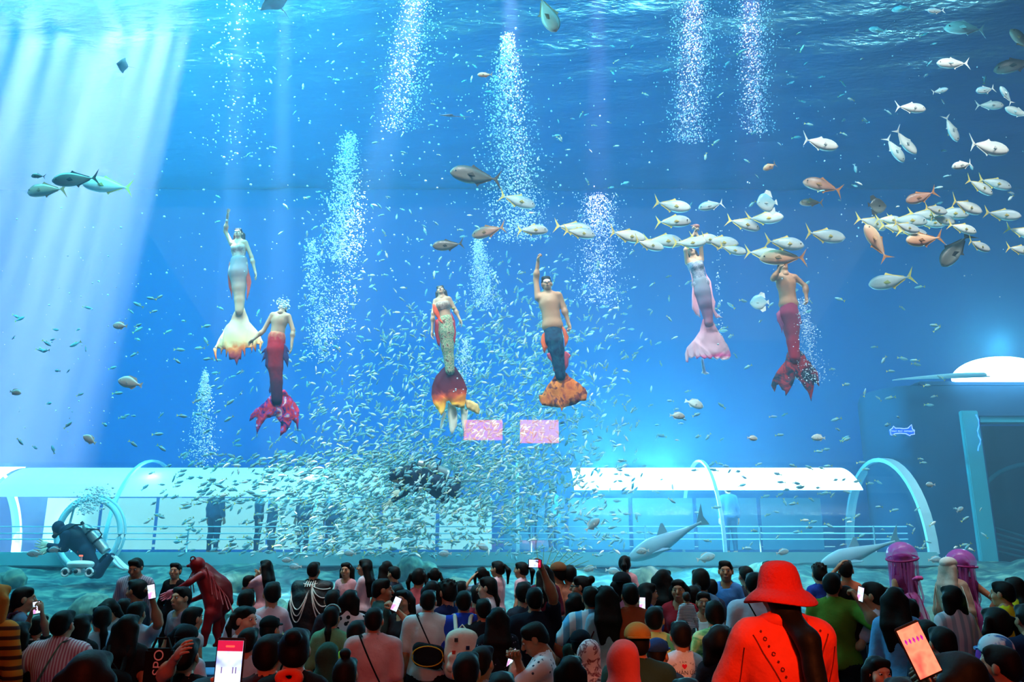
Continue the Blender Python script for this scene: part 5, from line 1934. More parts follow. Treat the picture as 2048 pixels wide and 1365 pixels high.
add_fish(45, lambda: uf(1240, 1980), lambda: uf(1000, 1110), 13, 16, 13, 20, lambda: nm(5, 30))
add_fish(60, lambda: uf(1250, 2040), lambda: uf(60, 420), 13, 16, 10, 22, lambda: nm(5, 35))
add_fish(90, lambda: uf(430, 1250), lambda: uf(60, 480), 13, 16, 9, 17, lambda: nm(0, 40))


def fish_matrix(x, y, d, ln, ang):
    flip = 1 if rg.random() < .62 else -1
    yaw = rg.uniform(-40, 40) + (0 if flip > 0 else 180)
    L2 = ln / pxm(y, d)
    return Matrix.Translation(P(x, y, d)) @ Matrix.Rotation(math.radians(yaw), 4, 'Z') @ Matrix.Rotation(-math.radians(ang * flip), 4, 'Y') @ Matrix.Scale(L2, 4)


solo = set(range(loose, len(spots_f)))
rest = sorted(range(loose), key=lambda i: -spots_f[i][3])
solo = list(solo)[:200] + rest[:100]
# keep the ones past the limit in one mesh
sset = set(solo)
me_s = np_mesh('small_fish', SV, SF)
me_s.materials.append(M_sf)
me_s.materials.append(M_st)
me_s.polygons.foreach_set('material_index', SM.astype(np.int32))
allv, allf, allm = [], [], []
nv = 0
for i, sp in enumerate(spots_f):
    x, y, d, ln, ang = sp
    # leave the swimmers free of fish in front of them
    m_ = fish_matrix(*sp)
    if i in sset:
        o = bpy.data.objects.new('small_fish', me_s)
        C.objects.link(o)
        o.matrix_world = m_
        if i >= loose:
            tag(o, 'small silver fish with a yellow tail swimming loose of the school', 'fish', 'small fish away from the school')
        else:
            tag(o, 'small silver fish with a yellow tail among the dense school', 'fish', 'small fish in the school')
    else:
        A = np.array(m_)
        allv.append(SV @ A[:3, :3].T + A[:3, 3])
        allf.append(SF + nv)
        allm.append(np.where(SM == 0, 2 if i % 4 == 0 else 0, 1 if i % 3 else 0))
        nv += len(SV)
o = link('fish_school', np_mesh('fish_school', np.concatenate(allv), np.concatenate(allf)))
o.data.materials.append(M_sf)
o.data.materials.append(M_st)
o.data.materials.append(M_sw)
o.data.polygons.foreach_set('material_index', np.concatenate(allm).astype(np.int32))
tag(o, 'dense school of countless small silver fish with yellow tails', 'fish', kind='stuff')

# ------------------------------------------------------------------ bubbles
bm = bmesh.new()
bmesh.ops.create_icosphere(bm, subdivisions=1, radius=1)
IV = np.array([v.co[:] for v in bm.verts])
IF = np.array([[q.index for q in f.verts] for f in bm.faces])
bm.free()
M_bub = mat('bubble', (.86, .92, 1), .25, var=0, spec=.6)


def bubbles(label, path, hw, n_, d, s0, s1, depth=.5):
    """path: pixel polyline from top to bottom, hw: half widths in pixels at its points."""
    path = np.array(path, float)
    hw = np.array(hw, float)
    t = rg.uniform(0, 1, n_)
    tt = np.linspace(0, 1, len(path))
    x = np.interp(t, tt, path[:, 0]) + rg.normal(0, .55, n_) * np.interp(t, tt, hw)
    y = np.interp(t, tt, path[:, 1]) + rg.normal(0, 4, n_)
    r = s0 + (s1 - s0) * rg.uniform(0, 1, n_) ** 2.5
    dd = d + rg.normal(0, depth * .5, n_)
    pts = np.array([P(a, b, c)[:] for a, b, c in zip(x, y, dd)])
    rad = r / 2 / np.array([pxm(b, c) for b, c in zip(y, dd)])
    v = (IV[None] * rad[:, None, None] + pts[:, None]).reshape(-1, 3)
    f = (IF[None] + (np.arange(n_) * len(IV))[:, None, None]).reshape(-1, 3)
    o = link('bubble_column', np_mesh('bubble_column', v, f), None, M_bub)
    tag(o, label, 'bubbles', kind='stuff')


bubbles('tall bright bubble column rising behind the dark-backed fish', [(1015, 70), (1015, 200), (1030, 350), (1035, 480)], [10, 42, 55, 50], 4600, 14.9, 1.3, 4)
bubbles('white bubble column between the waving swimmer and the gold armband', [(700, 268), (690, 400), (675, 520)], [14, 34, 26], 2800, 15.2, 1.4, 4)
bubbles('scattered bubble trail above the red-tailed swimmer', [(622, 480), (635, 600), (645, 720)], [12, 26, 30], 1100, 15.2, 1.4, 4.5)
bubbles('bubble trail drifting under the white column', [(720, 420), (690, 560), (660, 680)], [14, 30, 34], 800, 15.2, 1.3, 3.6)
bubbles('short dense bubble puff right of the gold armband swimmer', [(955, 480), (962, 540), (972, 615)], [8, 22, 34], 1700, 15.2, 1.3, 3.2)
bubbles('violet bubble column above the navy-tailed swimmer', [(1195, 390), (1198, 470), (1200, 610)], [30, 46, 44], 2300, 15.1, 1.2, 3)
bubbles('violet bubble column reaching down from the surface, the wider one', [(1390, 0), (1390, 120), (1375, 285)], [48, 44, 40], 2800, 15.2, 1.3, 3.4)
bubbles('violet bubble column from the surface, the narrower one', [(1500, 0), (1510, 120), (1515, 265)], [44, 34, 26], 2000, 15.2, 1.3, 3.4)
bubbles('bubble jet rising from the bed left of the fish school', [(410, 745), (410, 800), (402, 930)], [4, 14, 34], 1500, 15.4, 1.4, 4)
bubbles('cloud of breath bubbles above the diver', [(200, 975), (185, 1000), (170, 1025)], [24, 30, 22], 420, 15.2, 2, 6)
bubbles('small bubble stream beside the green scaled tail', [(930, 680), (928, 720), (922, 790)], [5, 16, 26], 520, 15, 1.4, 4)
bubbles('thin bubble veil trailing beside the crimson tail', [(1605, 600), (1618, 680), (1630, 765)], [10, 18, 30], 700, 14.3, 1.2, 3)
bubbles('burst of bubbles at the face of the red-tailed swimmer', [(560, 600), (568, 606), (566, 614)], [14, 14, 10], 110, 14.2, 2, 5)
bubbles('breath bubbles over the hidden diver', [(835, 900), (825, 930), (815, 950)], [14, 20, 12], 260, 15.6, 1.4, 4)
bubbles('single file of bubbles beside the pink tail', [(1435, 450), (1437, 560), (1442, 690)], [5, 5, 6], 70, 14.4, 2, 4.5)
bubbles('wide pale bubble curtain near the surface left of centre', [(835, 0), (815, 130), (800, 260)], [46, 50, 40], 1500, 15.1, 1.3, 3.6)
bubbles('sparse bubbles near the surface above the waving swimmer', [(480, 0), (470, 150), (470, 330)], [55, 60, 60], 260, 15, 2, 6)
bubbles('loose bubbles scattered through the upper water', [(860, 0), (820, 280), (800, 560)], [420, 420, 360], 520, 14.8, 2, 5.5, 1.5)
bubbles('tiny bubbles scattered in the right half of the tank', [(1560, 40), (1560, 600)], [420, 420], 260, 14.8, 1.6, 4, 1.5)
bubbles('tiny bubbles scattered in the lower left of the tank', [(250, 420), (250, 900)], [220, 260], 160, 14.8, 1.6, 4.5, 1.5)
# ------------------------------------------------------------------ the crowd
W = (205, 210, 215)
M_pstripe = pattern_mat('shirt_pink_stripe', 'stripe', [(.35, srgb(225, 205, 210)), (.6, srgb(190, 120, 135))], 14, 'X')
M_gstripe = pattern_mat('shirt_green_stripe', 'stripe', [(.75, srgb(25, 60, 60)), (.85, srgb(215, 225, 220))], 5, 'Z')
M_bstripe = pattern_mat('shirt_sky_stripe', 'stripe', [(.45, srgb(95, 170, 215)), (.55, srgb(205, 220, 235))], 2.6, 'X')
M_wstripe = pattern_mat('shirt_pale_stripe', 'stripe', [(.3, srgb(150, 165, 180)), (.6, srgb(205, 195, 205))], 4, 'X')
M_babystripe = pattern_mat('shirt_baby_stripe', 'stripe', [(.5, srgb(225, 230, 235)), (.75, srgb(70, 85, 110))], 9, 'Z')
M_dots = pattern_mat('shirt_dots', 'dots', [(0, srgb(60, 70, 95)), (.22, srgb(225, 222, 228))], 24)
M_print = pattern_mat('shirt_print', 'dots', [(0, srgb(25, 25, 35)), (.28, srgb(210, 212, 222))], 13)
M_floral = pattern_mat('scarf_floral', 'noise', [(.40, srgb(225, 205, 210)), (.47, srgb(110, 35, 60)), (.53, srgb(225, 205, 210))], 9)
M_camo = pattern_mat('dress_green', 'noise', [(.35, srgb(40, 95, 70)), (.5, srgb(110, 190, 120)), (.62, srgb(190, 225, 160))], 8)
M_night = pattern_mat('dress_dotted', 'dots', [(0, srgb(120, 130, 150)), (.18, srgb(22, 26, 40))], 34)
M_plaid = pattern_mat('shirt_plaid', 'stripe', [(.3, srgb(120, 120, 140)), (.6, srgb(165, 155, 170))], 12, 'X')
M_orange = pattern_mat('jacket_orange_stripe', 'stripe', [(.55, srgb(215, 120, 30)), (.75, srgb(80, 35, 20))], 5, 'Z')
B = (14, 15, 20)
PK = (225, 170, 180)
p = person
# far left
p('visitor in an orange striped jacket at the very left edge', -6, 1166, 6.2, build='f', hair='bob', shirt=M_orange, sleeve=1.9, hairmat=cloth(190, 110, 40))
q = p('girl with a low ponytail and a dark plum backpack, looking right, near the left edge', 50, 1172, 8.9, -60, 'k', 'lowpony', shirt=(90, 130, 160), sleeve=1.6)
backpack(q, 'dark plum backpack on the ponytailed girl near the left edge', cloth(60, 30, 55), build='k')
q = p('child in a green shirt with white stripes holding a phone up', 79, 1230, 8.3, 0, 'k', 'short', shirt=M_gstripe, hl=(64, 1224, 8.05), hr=(83, 1222, 8.05))
phone('phone held up by the child in the striped green shirt', 73, 1216, 8.02, roll=-10, kind='mix', w=.07, hgt=.12)
q = p('person with shoulder-length black hair in a black top, low at the left', 38, 1241, 6.4, 0, 'f', 'bob', shirt=B, sleeve=1.2)
write_on(q, 'shirt', '—  —', .05, 0, 1.25, cloth(225, 225, 225))
q = p('man in a pink and white striped shirt with a strap over his shoulder', 128, 1219, 6.4, 0, 'b', 'short', shirt=M_pstripe, sleeve=1.35, al='hip', ar='front', loose=.02)
sling(q, 'thin green strap bag across the pink striped shirt', cloth(70, 110, 90), cloth(90, 130, 110), 1, 'b', False)
p('woman with long loose black hair beside the pink striped shirt', 165, 1227, 7.3, -10, 'f', 'long', shirt=(25, 24, 30), sleeve=1.5)
p('girl with a side ponytail in a white tee near the left', 206, 1210, 8.0, 40, 'k', 'lowpony', shirt=(170, 200, 215))
p('woman in a pale shirt looking down, her face towards us, left group', 229, 1191, 8.6, 165, 'f', 'bob', 0, (175, 205, 210), sleeve=.9, hrot=(-35, 0, 0))
p('dark-haired person between the looking-down woman and the phone arm', 248, 1196, 8.9, 20, 'm', 'short', shirt=(60, 75, 95))
q = p('man in a pale blue tee lifting a phone with one arm', 275, 1202, 7.8, 0, 'm', 'short', 2, (165, 195, 215), hr=(304, 1196, 7.55))
phone('phone lifted beside the man in the plaid shirt', 303, 1184, 7.5, roll=-12, kind='mix', w=.07, hgt=.13)
q = p('woman with long dark hair and a black backpack in the left group', 258, 1227, 6.6, 0, 'f', 'long', 2, (26, 28, 32), sleeve=.3)
backpack(q, 'big black backpack on the long-haired woman at left', cloth(10, 11, 14), build='f', w=.19, hgt=.5, z=1.05)
p('man in a grey plaid shirt standing at the glass, facing us', 277, 1113, 10.2, 180, 'm', 'short', 2, M_plaid, sleeve=1.5, hrot=(-22, 0, 0))
p('boy with short hair in front of the plaid shirt, turned left', 277, 1157, 9.6, 70, 'k', 'short', 2, (30, 34, 48))
p('boy in a black long-sleeved top on the ledge beside the red costume', 353, 1125, 10.5, 180, 'k', 'short', 1, B, sleeve=1.95, pants=(15, 16, 20), shoes=True)
p('small child in a grey tee being greeted by the red costume', 366, 1172, 9.6, 150, 'k', 'short', 1, (130, 125, 140))
p('girl in a sleeveless white top before the red costume', 386, 1212, 8.3, -30, 'k', 'lowpony', 1, (200, 200, 205), sleeve=.15)
q = p('child in a white tee and dark cap under the red costume', 375, 1252, 6.7, 10, 'k', 'short', 1, (185, 200, 215))
cap_hat(q, cloth(16, 18, 24), 'k', True)
p('dark-haired child half hidden behind the dark cap', 366, 1246, 7.2, 0, 'k', 'bob', 1, (120, 130, 150))
q = p('visitor in a black tee lifting one bare wrist at lower left', 374, 1274, 5.0, 0, 'm', 'short', 1, (12, 12, 15), hl=(357, 1308, 4.62, 'relaxed'))
tb_ = link('tote_bag', box_mesh('tote_bag', (-.075, -.03, -.12), (.075, .03, .10), .012), None, cloth(14, 14, 17))
tb_.location = P(318, 1336, 4.8)
tag(tb_, 'black tote bag with white sideways letters beside the bare wrist', 'bag')
cu = bpy.data.curves.new('lettering', 'FONT')
cu.body, cu.size, cu.align_x = 'SPO', .075, 'CENTER'
t_ = bpy.data.objects.new('lettering', cu)
me = bpy.data.meshes.new_from_object(t_)
bpy.data.objects.remove(t_)
t_ = link('lettering', me, tb_, cloth(225, 225, 230))
t_.matrix_local = Matrix.Translation((.03, -.032, .03)) @ Matrix.Rotation(math.pi / 2, 4, 'X') @ Matrix.Rotation(math.pi / 2, 4, 'Z')
tube('strap', [(-.05, 0, .09), (-.03, .01, .15), (.03, .01, .15), (.06, 0, .09)], .008, cloth(14, 14, 17), tb_, 6)
# huge dark heads close to the camera
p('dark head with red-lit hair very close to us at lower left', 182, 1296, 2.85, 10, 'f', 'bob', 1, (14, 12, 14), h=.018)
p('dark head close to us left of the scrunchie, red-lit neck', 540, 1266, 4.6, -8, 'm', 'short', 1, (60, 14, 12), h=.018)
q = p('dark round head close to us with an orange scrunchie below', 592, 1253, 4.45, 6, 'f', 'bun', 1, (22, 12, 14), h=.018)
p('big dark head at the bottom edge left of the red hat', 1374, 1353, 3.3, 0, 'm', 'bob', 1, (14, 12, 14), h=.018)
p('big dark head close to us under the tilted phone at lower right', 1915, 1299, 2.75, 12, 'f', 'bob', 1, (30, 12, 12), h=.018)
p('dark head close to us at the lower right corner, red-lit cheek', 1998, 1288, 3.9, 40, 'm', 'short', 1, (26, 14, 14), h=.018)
# left centre
p('girl with long black hair at the glass, hands near her mouth', 533, 1119, 10.5, 60, 'f', 'long', 1, PK, al='mouth', ar='mouth')
p('small boy at the glass next to the long-haired girl', 499, 1150, 10.45, -60, 'k', 'short', 1, (150, 170, 190))
p('boy in a pale blue tee behind the small boy', 494, 1177, 8.9, 15, 'k', 'short', 1, (180, 195, 212))
p('boy in a pinkish white tee holding something black', 546, 1162, 9.1, 20, 'k', 'short', 1, (215, 195, 205), ar='front')
p('girl with pigtails in a white collared shirt, face turned right', 490, 1210, 7.4, -110, 'k', 'pigtails', 0, (190, 205, 210))
q = p('child with a black cap under the pinkish tee', 541, 1234, 7.9, -20, 'k', 'short', 1, (35, 38, 46), ar='phone')
cap_hat(q, cloth(12, 13, 17), 'k')
p('boy with round dark hair in a pale grey shirt behind the big phone', 498, 1254, 6.8, 0, 'k', 'short', 1, (170, 190, 200))
p('girl with a dark backpack facing us on the ledge in a pink tee', 694, 1124, 10.6, 170, 'k', 'bob', 1, PK)
p('girl in a white tee and dark trousers on the ledge, profile to the left', 731, 1117, 10.5, 80, 'k', 'long', 1, (215, 190, 200), al='cross', ar='cross')
p('girl with long hair on the ledge right of the profile girl', 774, 1121, 10.6, 10, 'k', 'long', 1, (150, 140, 165))
p('child beside the long-haired girl on the ledge, turned left', 789, 1132, 10.4, 50, 'k', 'short', 1, (45, 50, 66))
p('man in an olive polo turning right beside a glowing phone', 764, 1156, 8.8, -75, 'm', 'short', 2, (45, 70, 68))
p('small dark-haired child right of the chained cape', 666, 1178, 9.5, 10, 'k', 'short', 1, (35, 35, 45))
p('woman in a white shirt with black printed letters', 700, 1178, 8.7, 0, 'f', 'bob', 1, M_print, sleeve=.9)
q = p('woman with a ponytail and pale headband in a green top', 664, 1211, 7.8, -10, 'f', 'lowpony', 1, (95, 150, 115), sleeve=.9, ar='hip')
hb = tube_data([(.088 * math.cos(a), .01, .045 + .088 * math.sin(a)) for a in np.linspace(.1, math.pi - .1, 14)], .008, 6)
head_child(q, 'headband', mesh('headband', *hb), cloth(150, 215, 220), 'f')
q = p('boy in a lime green shirt with pale print', 714, 1239, 7.2, 0, 'k', 'short', 1, (150, 215, 60))
write_on(q, 'shirt', 'COLA', .07, .01, 1.2, cloth(215, 235, 170))
q = p('man in a dusty pink tee with a black strap across his back', 749, 1213, 6.9, 0, 'b', 'short', 2, (200, 165, 165), sleeve=.8)
sling(q, 'black strap bag across the dusty pink tee', M_black, cloth(12, 12, 14), -1, 'b', False)
p('dark figure behind the glowing phone at centre left', 796, 1168, 9.2, 20, 'f', 'bob', 1, (24, 22, 28))
q = p('dark-haired woman holding a glowing phone at her chest', 810, 1178, 8.6, 150, 'f', 'bob', 1, (38, 30, 36), hl=(790, 1218, 8.25))
phone('glowing pink phone held by the dark-haired woman at centre left', 792, 1209, 8.2, roll=22, kind='mix', w=.07, hgt=.14)
q = p('visitor in a dark green hood low at centre left', 656, 1289, 5.9, 0, 'f', 'none', 1, (40, 78, 66), sleeve=1.8)
hijab(q, cloth(40, 78, 66))
p('head with a messy topknot at the bottom edge', 692, 1312, 5.0, 0, 'f', 'topbun', 1, (24, 34, 40))
# centre
p('girl with pigtails in a coral pink top on the step, back to us', 838, 1135, 10.25, -8, 'k', 'pigtails', 1, (225, 120, 130))
p('girl with thin pigtails on the ledge behind the white tee', 870, 1135, 10.4, 0, 'k', 'pigtails', 1, (190, 170, 185))
p('woman in a white long-sleeved top behind the sling bag', 864, 1160, 9.2, 0, 'f', 'bob', 1, (205, 195, 212), sleeve=1.6, al='hip', ar='hip')
p('boy with spiky hair in a navy tee turned left', 895, 1159, 9.2, 50, 'k', 'messy', 1, (20, 38, 85))
p('child with round dark hair beside the waving girl', 921, 1161, 9.9, 0, 'k', 'short', 1, (40, 42, 60))
q = p('balding man in a pale tee with a black and yellow sling bag', 857, 1179, 8.2, 0, 'b', 'short', 2, (190, 210, 215), sleeve=.75)
sling(q, 'black sling bag with yellow piping on the pale tee', cloth(18, 22, 30), cloth(26, 32, 46), -1, 'b', True, 1.13, trim=cloth(205, 150, 40), bx=.03)
q = p('man in a royal blue tee wearing a cream backpack', 928, 1180, 8.2, 0, 'b', 'short', 2, (30, 70, 200), sleeve=.8)
bp_ = backpack(q, 'cream canvas backpack with badges on the royal blue tee', cloth(215, 210, 195), build='b', w=.17, hgt=.46)
for x, z, c in ((.06, .06, (30, 40, 70)), (-.07, .02, (200, 70, 60)), (.0, -.15, (70, 90, 110)), (-.05, .13, (60, 60, 60)), (.09, -.04, (190, 90, 60))):
    box('badge', (x - .016, -.175 if z > -.1 else -.2, z - .016), (x + .016, -.13, z + .016), cloth(*c), bp_)
q = p('girl with pigtails waving one hand at the glass', 964, 1133, 10.5, 10, 'k', 'pigtails', 1, (175, 190, 215), hl=(943, 1158, 10.4, 'open'))
p('girl with a long ponytail in a pale pink tee, profile left, on the ledge', 996, 1121, 10.5, 60, 'k', 'pony', 1, (232, 190, 200), ar='front')
p('girl with a bushy ponytail in a pinkish tee left of the raised phone', 1043, 1123, 10.5, 65, 'k', 'pony', 1, (225, 180, 190))
p('woman with tied hair in a white top facing left in mid-crowd', 976, 1152, 9.3, 80, 'f', 'lowpony', 0, (222, 205, 212), sleeve=.9)
p('small child in a red shirt behind the woman facing left', 955, 1168, 9.6, 0, 'k', 'short', 1, (165, 35, 55))
p('woman with very long black hair in a dotted dark dress', 996, 1213, 7.4, 0, 'f', 'long', 1, M_night, sleeve=.9, pants=M_night, bottom='dress')
p('dark-haired visitor between the cream backpack and the dotted dress', 967, 1196, 8.1, 10, 'm', 'short', 1, (24, 30, 40))
q = p('tall man in a navy tee raising a phone over his head', 1069, 1173, 7.8, 0, 'b', 'short', 2, (22, 26, 44), hr=(1085, 1140, 7.6))
phone('phone held sideways high over the crowd', 1070, 1128, 7.55, roll=92, kind='blue', w=.072, hgt=.12)
p('girl with dark hair just above the navy tee', 1047, 1162, 9.2, 0, 'k', 'short', 1, (50, 60, 75))
p('woman with long hair in a maroon top behind the raised arm', 1089, 1129, 9.9, 10, 'f', 'long', 1, (95, 30, 48), sleeve=.9)
q = p('visitor in a brown cap and orange tee at the glass', 1116, 1126, 10.2, 40, 'k', 'short', 2, (215, 140, 105))
cap_hat(q, cloth(120, 75, 45), 'k')
p('boy with dark hair and a pack strap right of the brown cap', 1139, 1129, 10.2, 10, 'k', 'short', 1, (205, 145, 120))
q = p('woman with a hair bun and glasses, profile left', 1163, 1150, 9.1, 80, 'f', 'bun', 1, (50, 55, 70))
head_child(q, 'glasses', mesh('glasses', *tube_data([(-.08, .0, .012), (-.055, .095, .012), (0, .108, .012), (.055, .095, .012), (.08, 0, .012)], .005, 6)), M_black, 'f')
q = p('man in a sky blue and white striped shirt with a dark shoulder bag', 1181, 1171, 8.1, 0, 'b', 'short', 2, M_bstripe, sleeve=.85, al='hip')
sling(q, 'dark green shoulder bag slung on the sky blue striped shirt', cloth(35, 62, 60), cloth(60, 25, 40), 1, 'b', True, 1.10, bx=-.14)
p('dark-haired woman left of the sky blue stripes', 1150, 1184, 8.7, 10, 'f', 'bob', 1, (40, 36, 46))
p('person with untidy hair right of the sky blue stripes', 1207, 1173, 8.3, -10, 'm', 'messy', 1, (30, 34, 48))
q = p('man in a white polka-dot shirt looking down at his hands', 1083, 1238, 5.9, 88, 'm', 'short', 2, M_dots, hrot=(-28, 0, 0), hl=(1028, 1322, 5.85), hr=(1035, 1320, 5.7), h=.018)
phone('phone in the hands of the man in the polka-dot shirt', 1022, 1316, 5.75, roll=-25, yaw=60, pitch=30, kind='mix', w=.07, hgt=.13)
p('boy in a bright yellow shirt at the bottom edge', 933, 1302, 4.95, 0, 'k', 'short', 1, (225, 225, 40), h=.018)
p('boy with a sharp haircut beside the yellow shirt', 963, 1290, 5.7, -20, 'k', 'short', 1, (195, 180, 185))
p('person in a reddish-trimmed white top bending at the bottom edge', 1003, 1340, 4.6, 0, 'k', 'bob', 1, (205, 190, 190))
q = p('child in a black cap with pale letters in front of the blue stripes', 1161, 1262, 6.9, -10, 'k', 'short', 1, (40, 30, 45))
cp = cap_hat(q, cloth(20, 24, 36), 'k', True)
q = p('woman in a white headscarf with purple flowers', 1178, 1284, 5.8, -15, 'f', 'none', 1, (170, 140, 160), sleeve=1.8)
hijab(q, M_floral)
p('dark head at the bottom beside the flowered headscarf', 1141, 1309, 5.0, -10, 'f', 'bob', 1, (26, 22, 28))
# right centre
p('girl with a short ponytail standing tallest at the glass, pink tee', 1249, 1110, 10.45, -15, 'k', 'pony', 1, (225, 165, 175))
q = p('visitor in a dark cap below the tallest girl', 1243, 1146, 9.6, 0, 'k', 'bob', 1, (190, 140, 180))
cap_hat(q, cloth(16, 20, 28), 'k', True)
p('man with close-cropped hair in a rust brown tee', 1260, 1165, 8.0, 0, 'b', 'short', 2, (150, 62, 32), sleeve=.85)
p('woman with loose hair in a pale blue top left of the rust tee', 1213, 1170, 8.0, 0, 'f', 'long', 1, (130, 165, 185))
q = p('woman with long hair filming with a phone, face to the right', 1293, 1164, 8.9, -70, 'f', 'long', 2, (55, 75, 150), hr=(1286, 1222, 8.4))
phone('bright white phone screen before the filming woman', 1284.5, 1208, 8.3, roll=2, kind='mix', w=.065, hgt=.125)
p('woman with long hair in a yellow ruffled dress', 1325, 1137, 9.3, -25, 'f', 'long', 0, (230, 180, 85), sleeve=.5, pants=(200, 160, 80), bottom='dress')
p('woman in a dark red tee facing us beside the yellow dress', 1357, 1157, 9.1, 160, 'f', 'bob', 2, (150, 25, 40))
bb = p('baby in a striped top carried on an arm', 1372, 1184, 8.35, 0, 'k', 'short', 1, M_babystripe, sleeve=1.7, pants=(70, 120, 130), fz=.92, hairmat=M_hair2)
p('woman in a white top carrying the striped baby, face to us', 1406, 1182, 8.75, 170, 'f', 'lowpony', 2, (200, 205, 205), sleeve=.2, hr=(1368, 1240, 8.5, 'relaxed'))
p('girl with a side braid in a slate blue top', 1400, 1135, 9.6, 0, 'k', 'braid', 1, (75, 120, 160))
p('small child with dark hair behind the striped baby', 1386, 1169, 9.3, -20, 'k', 'short', 1, (150, 70, 110))
p('boy in a bright blue tee at the glass turned towards us', 1450, 1120, 10.1, 165, 'k', 'short', 2, (70, 140, 215))
p('dark-haired child left of the bright blue tee', 1421, 1157, 9.9, 0, 'k', 'short', 1, (50, 55, 75))
p('boy at the glass right of the bright blue tee', 1491, 1131, 10.2, 10, 'k', 'short', 1, (60, 66, 80))
q = p('man in a white tee with a black strap beside the red hat', 1507, 1143, 8.1, -10, 'b', 'short', 2, (195, 195, 215), sleeve=.8)
sling(q, 'black strap bag across the white tee beside the red hat', M_black, cloth(12, 12, 14), -1, 'b', False)
p('dark-haired visitor peeping over the red hat from behind', 1536, 1121, 10.2, 0, 'm', 'short', 1, (40, 44, 56))
p('man in a pale lime shirt with short black hair', 1308, 1211, 6.9, -15, 'b', 'short', 1, (185, 220, 130), sleeve=.8)
q = p('man in a tan cap worn backwards and a dark green tee', 1274, 1248, 5.4, 0, 'b', 'short', 2, (38, 72, 66), h=.018)
cap_hat(q, cloth(165, 125, 55), 'b', True)
q = p('visitor in a navy blue cap beside the tan cap', 1314, 1279, 5.9, -30, 'm', 'short', 1, (40, 70, 95))
cap_hat(q, cloth(25, 60, 115), 'm')
q = p('girl in a white tee with navy lettering and a red heart on the back', 1360, 1240, 6.6, 0, 'k', 'short', 1, (215, 228, 236), loose=.018)
M_ink = cloth(25, 30, 75)
write_on(q, 'shirt', 'NHÂN ỨC', .046, 0, 1.305, M_ink)
for i_, ch in enumerate('TRUNG TÂM XÃ HỘI'):
    a = math.pi * (1 - i_ / 15)
    write_on(q, 'shirt', ch, .022, .105 * math.cos(a), 1.335 + .062 * math.sin(a), M_ink, rot=a - math.pi / 2)
write_on(q, 'shirt', '♥', .04, 0, 1.355, cloth(220, 40, 70), 'heart_mark')
p('woman in a green tie-dye dress with her hair tied low', 1428, 1199, 6.9, -5, 'f', 'lowpony', 1, M_camo, sleeve=.7, pants=M_camo, bottom='dress')
q = p('child with a pale strap in front of the green tie-dye dress', 1437, 1247, 6.1, -20, 'k', 'bob', 1, (30, 24, 34))
sling(q, 'pale shoulder bag of the child before the tie-dye dress', cloth(165, 175, 160), cloth(165, 185, 185), 1, 'k', True, .98, bx=-.1)
p('dark-haired child beside the red jacket sleeve', 1476, 1252, 6.0, 0, 'k', 'short', 1, (28, 30, 38))
q = p('woman in a coral pink headscarf close to us', 1246, 1286, 4.5, -12, 'f', 'none', 1, (150, 60, 65), sleeve=1.8, h=.018)
hijab(q, cloth(235, 95, 90))
# right
p('boy in a deep blue top at the glass right of the red hat', 1637, 1126, 10.2, 0, 'k', 'messy', 1, (30, 60, 150))
q = p('man in an olive green tee aiming a phone', 1662, 1144, 8.3, -35, 'b', 'short', 2, (85, 115, 30), sleeve=.95, hr=(1717, 1200, 8.0))
phone('phone aimed by the man in olive green', 1721, 1189, 7.95, roll=15, yaw=-60, kind='mix', w=.07, hgt=.14)
p('boy with one forearm raised to his head, orange top, at the glass', 1689, 1119, 10.15, -20, 'k', 'short', 2, (190, 105, 75), hl=(1676, 1135, 10.0, 'relaxed'))
p('woman with very long hair in pale loose trousers', 1690, 1170, 8.3, -10, 'f', 'long', 1, (60, 62, 72), pants=(140, 165, 180))
p('girl with a long ponytail, white tee and black skirt', 1743, 1162, 8.3, 60, 'k', 'pony', 1, (205, 195, 212), pants=(16, 18, 24), bottom='skirt', al='front')
p('woman with long hair in a denim blue shirt', 1787, 1172, 7.3, -30, 'f', 'long', 1, (95, 155, 205), sleeve=1.4, hem=.78, ar='front', pants=(28, 40, 52), bottom='shorts')
q = p('child in a white cap before the pink jellyfish skirt', 1816, 1196, 7.9, -20, 'k', 'short', 1, (120, 145, 140))
p('girl with dark hair in a pale striped shirt, back to us', 1901, 1169, 8.0, 10, 'f', 'bob', 1, M_wstripe, sleeve=.95)
p('boy with round black hair beside the tilted phone', 1881, 1251, 5.9, 0, 'k', 'short', 1, (110, 45, 40))
p('boy in a yellow shirt near the right edge, profile left', 2003, 1161, 8.1, 40, 'm', 'short', 1, (220, 200, 30))
p('woman in a yellow shirt with tied hair at the right edge', 2028, 1152, 8.4, -10, 'f', 'lowpony', 1, (215, 195, 35))
p('girl with two bunches in a violet top with a pink backpack', 1989, 1212, 6.4, 0, 'k', 'pigtails', 1, (130, 60, 165))
q = p('child in a pale blue and white cap low at right', 1988, 1272, 5.1, 0, 'k', 'short', 1, (60, 80, 110))
cap_hat(q, pattern_mat('cap_print', 'noise', [(.45, srgb(205, 225, 235)), (.55, srgb(40, 110, 180))], 9), 'k')
p('woman with parted hair facing us at the bottom, right of the red hat', 1750, 1309, 5.3, 175, 'f', 'bob', 0, (95, 100, 120), hrot=(-6, 0, 12), h=.018)
p('dark figure at the right edge in navy', 2052, 1206, 6.2, 0, 'm', 'short', 1, (22, 34, 66))
p('dark-haired child behind the boy beside the tilted phone', 1850, 1238, 6.8, 0, 'k', 'short', 1, (40, 45, 60))
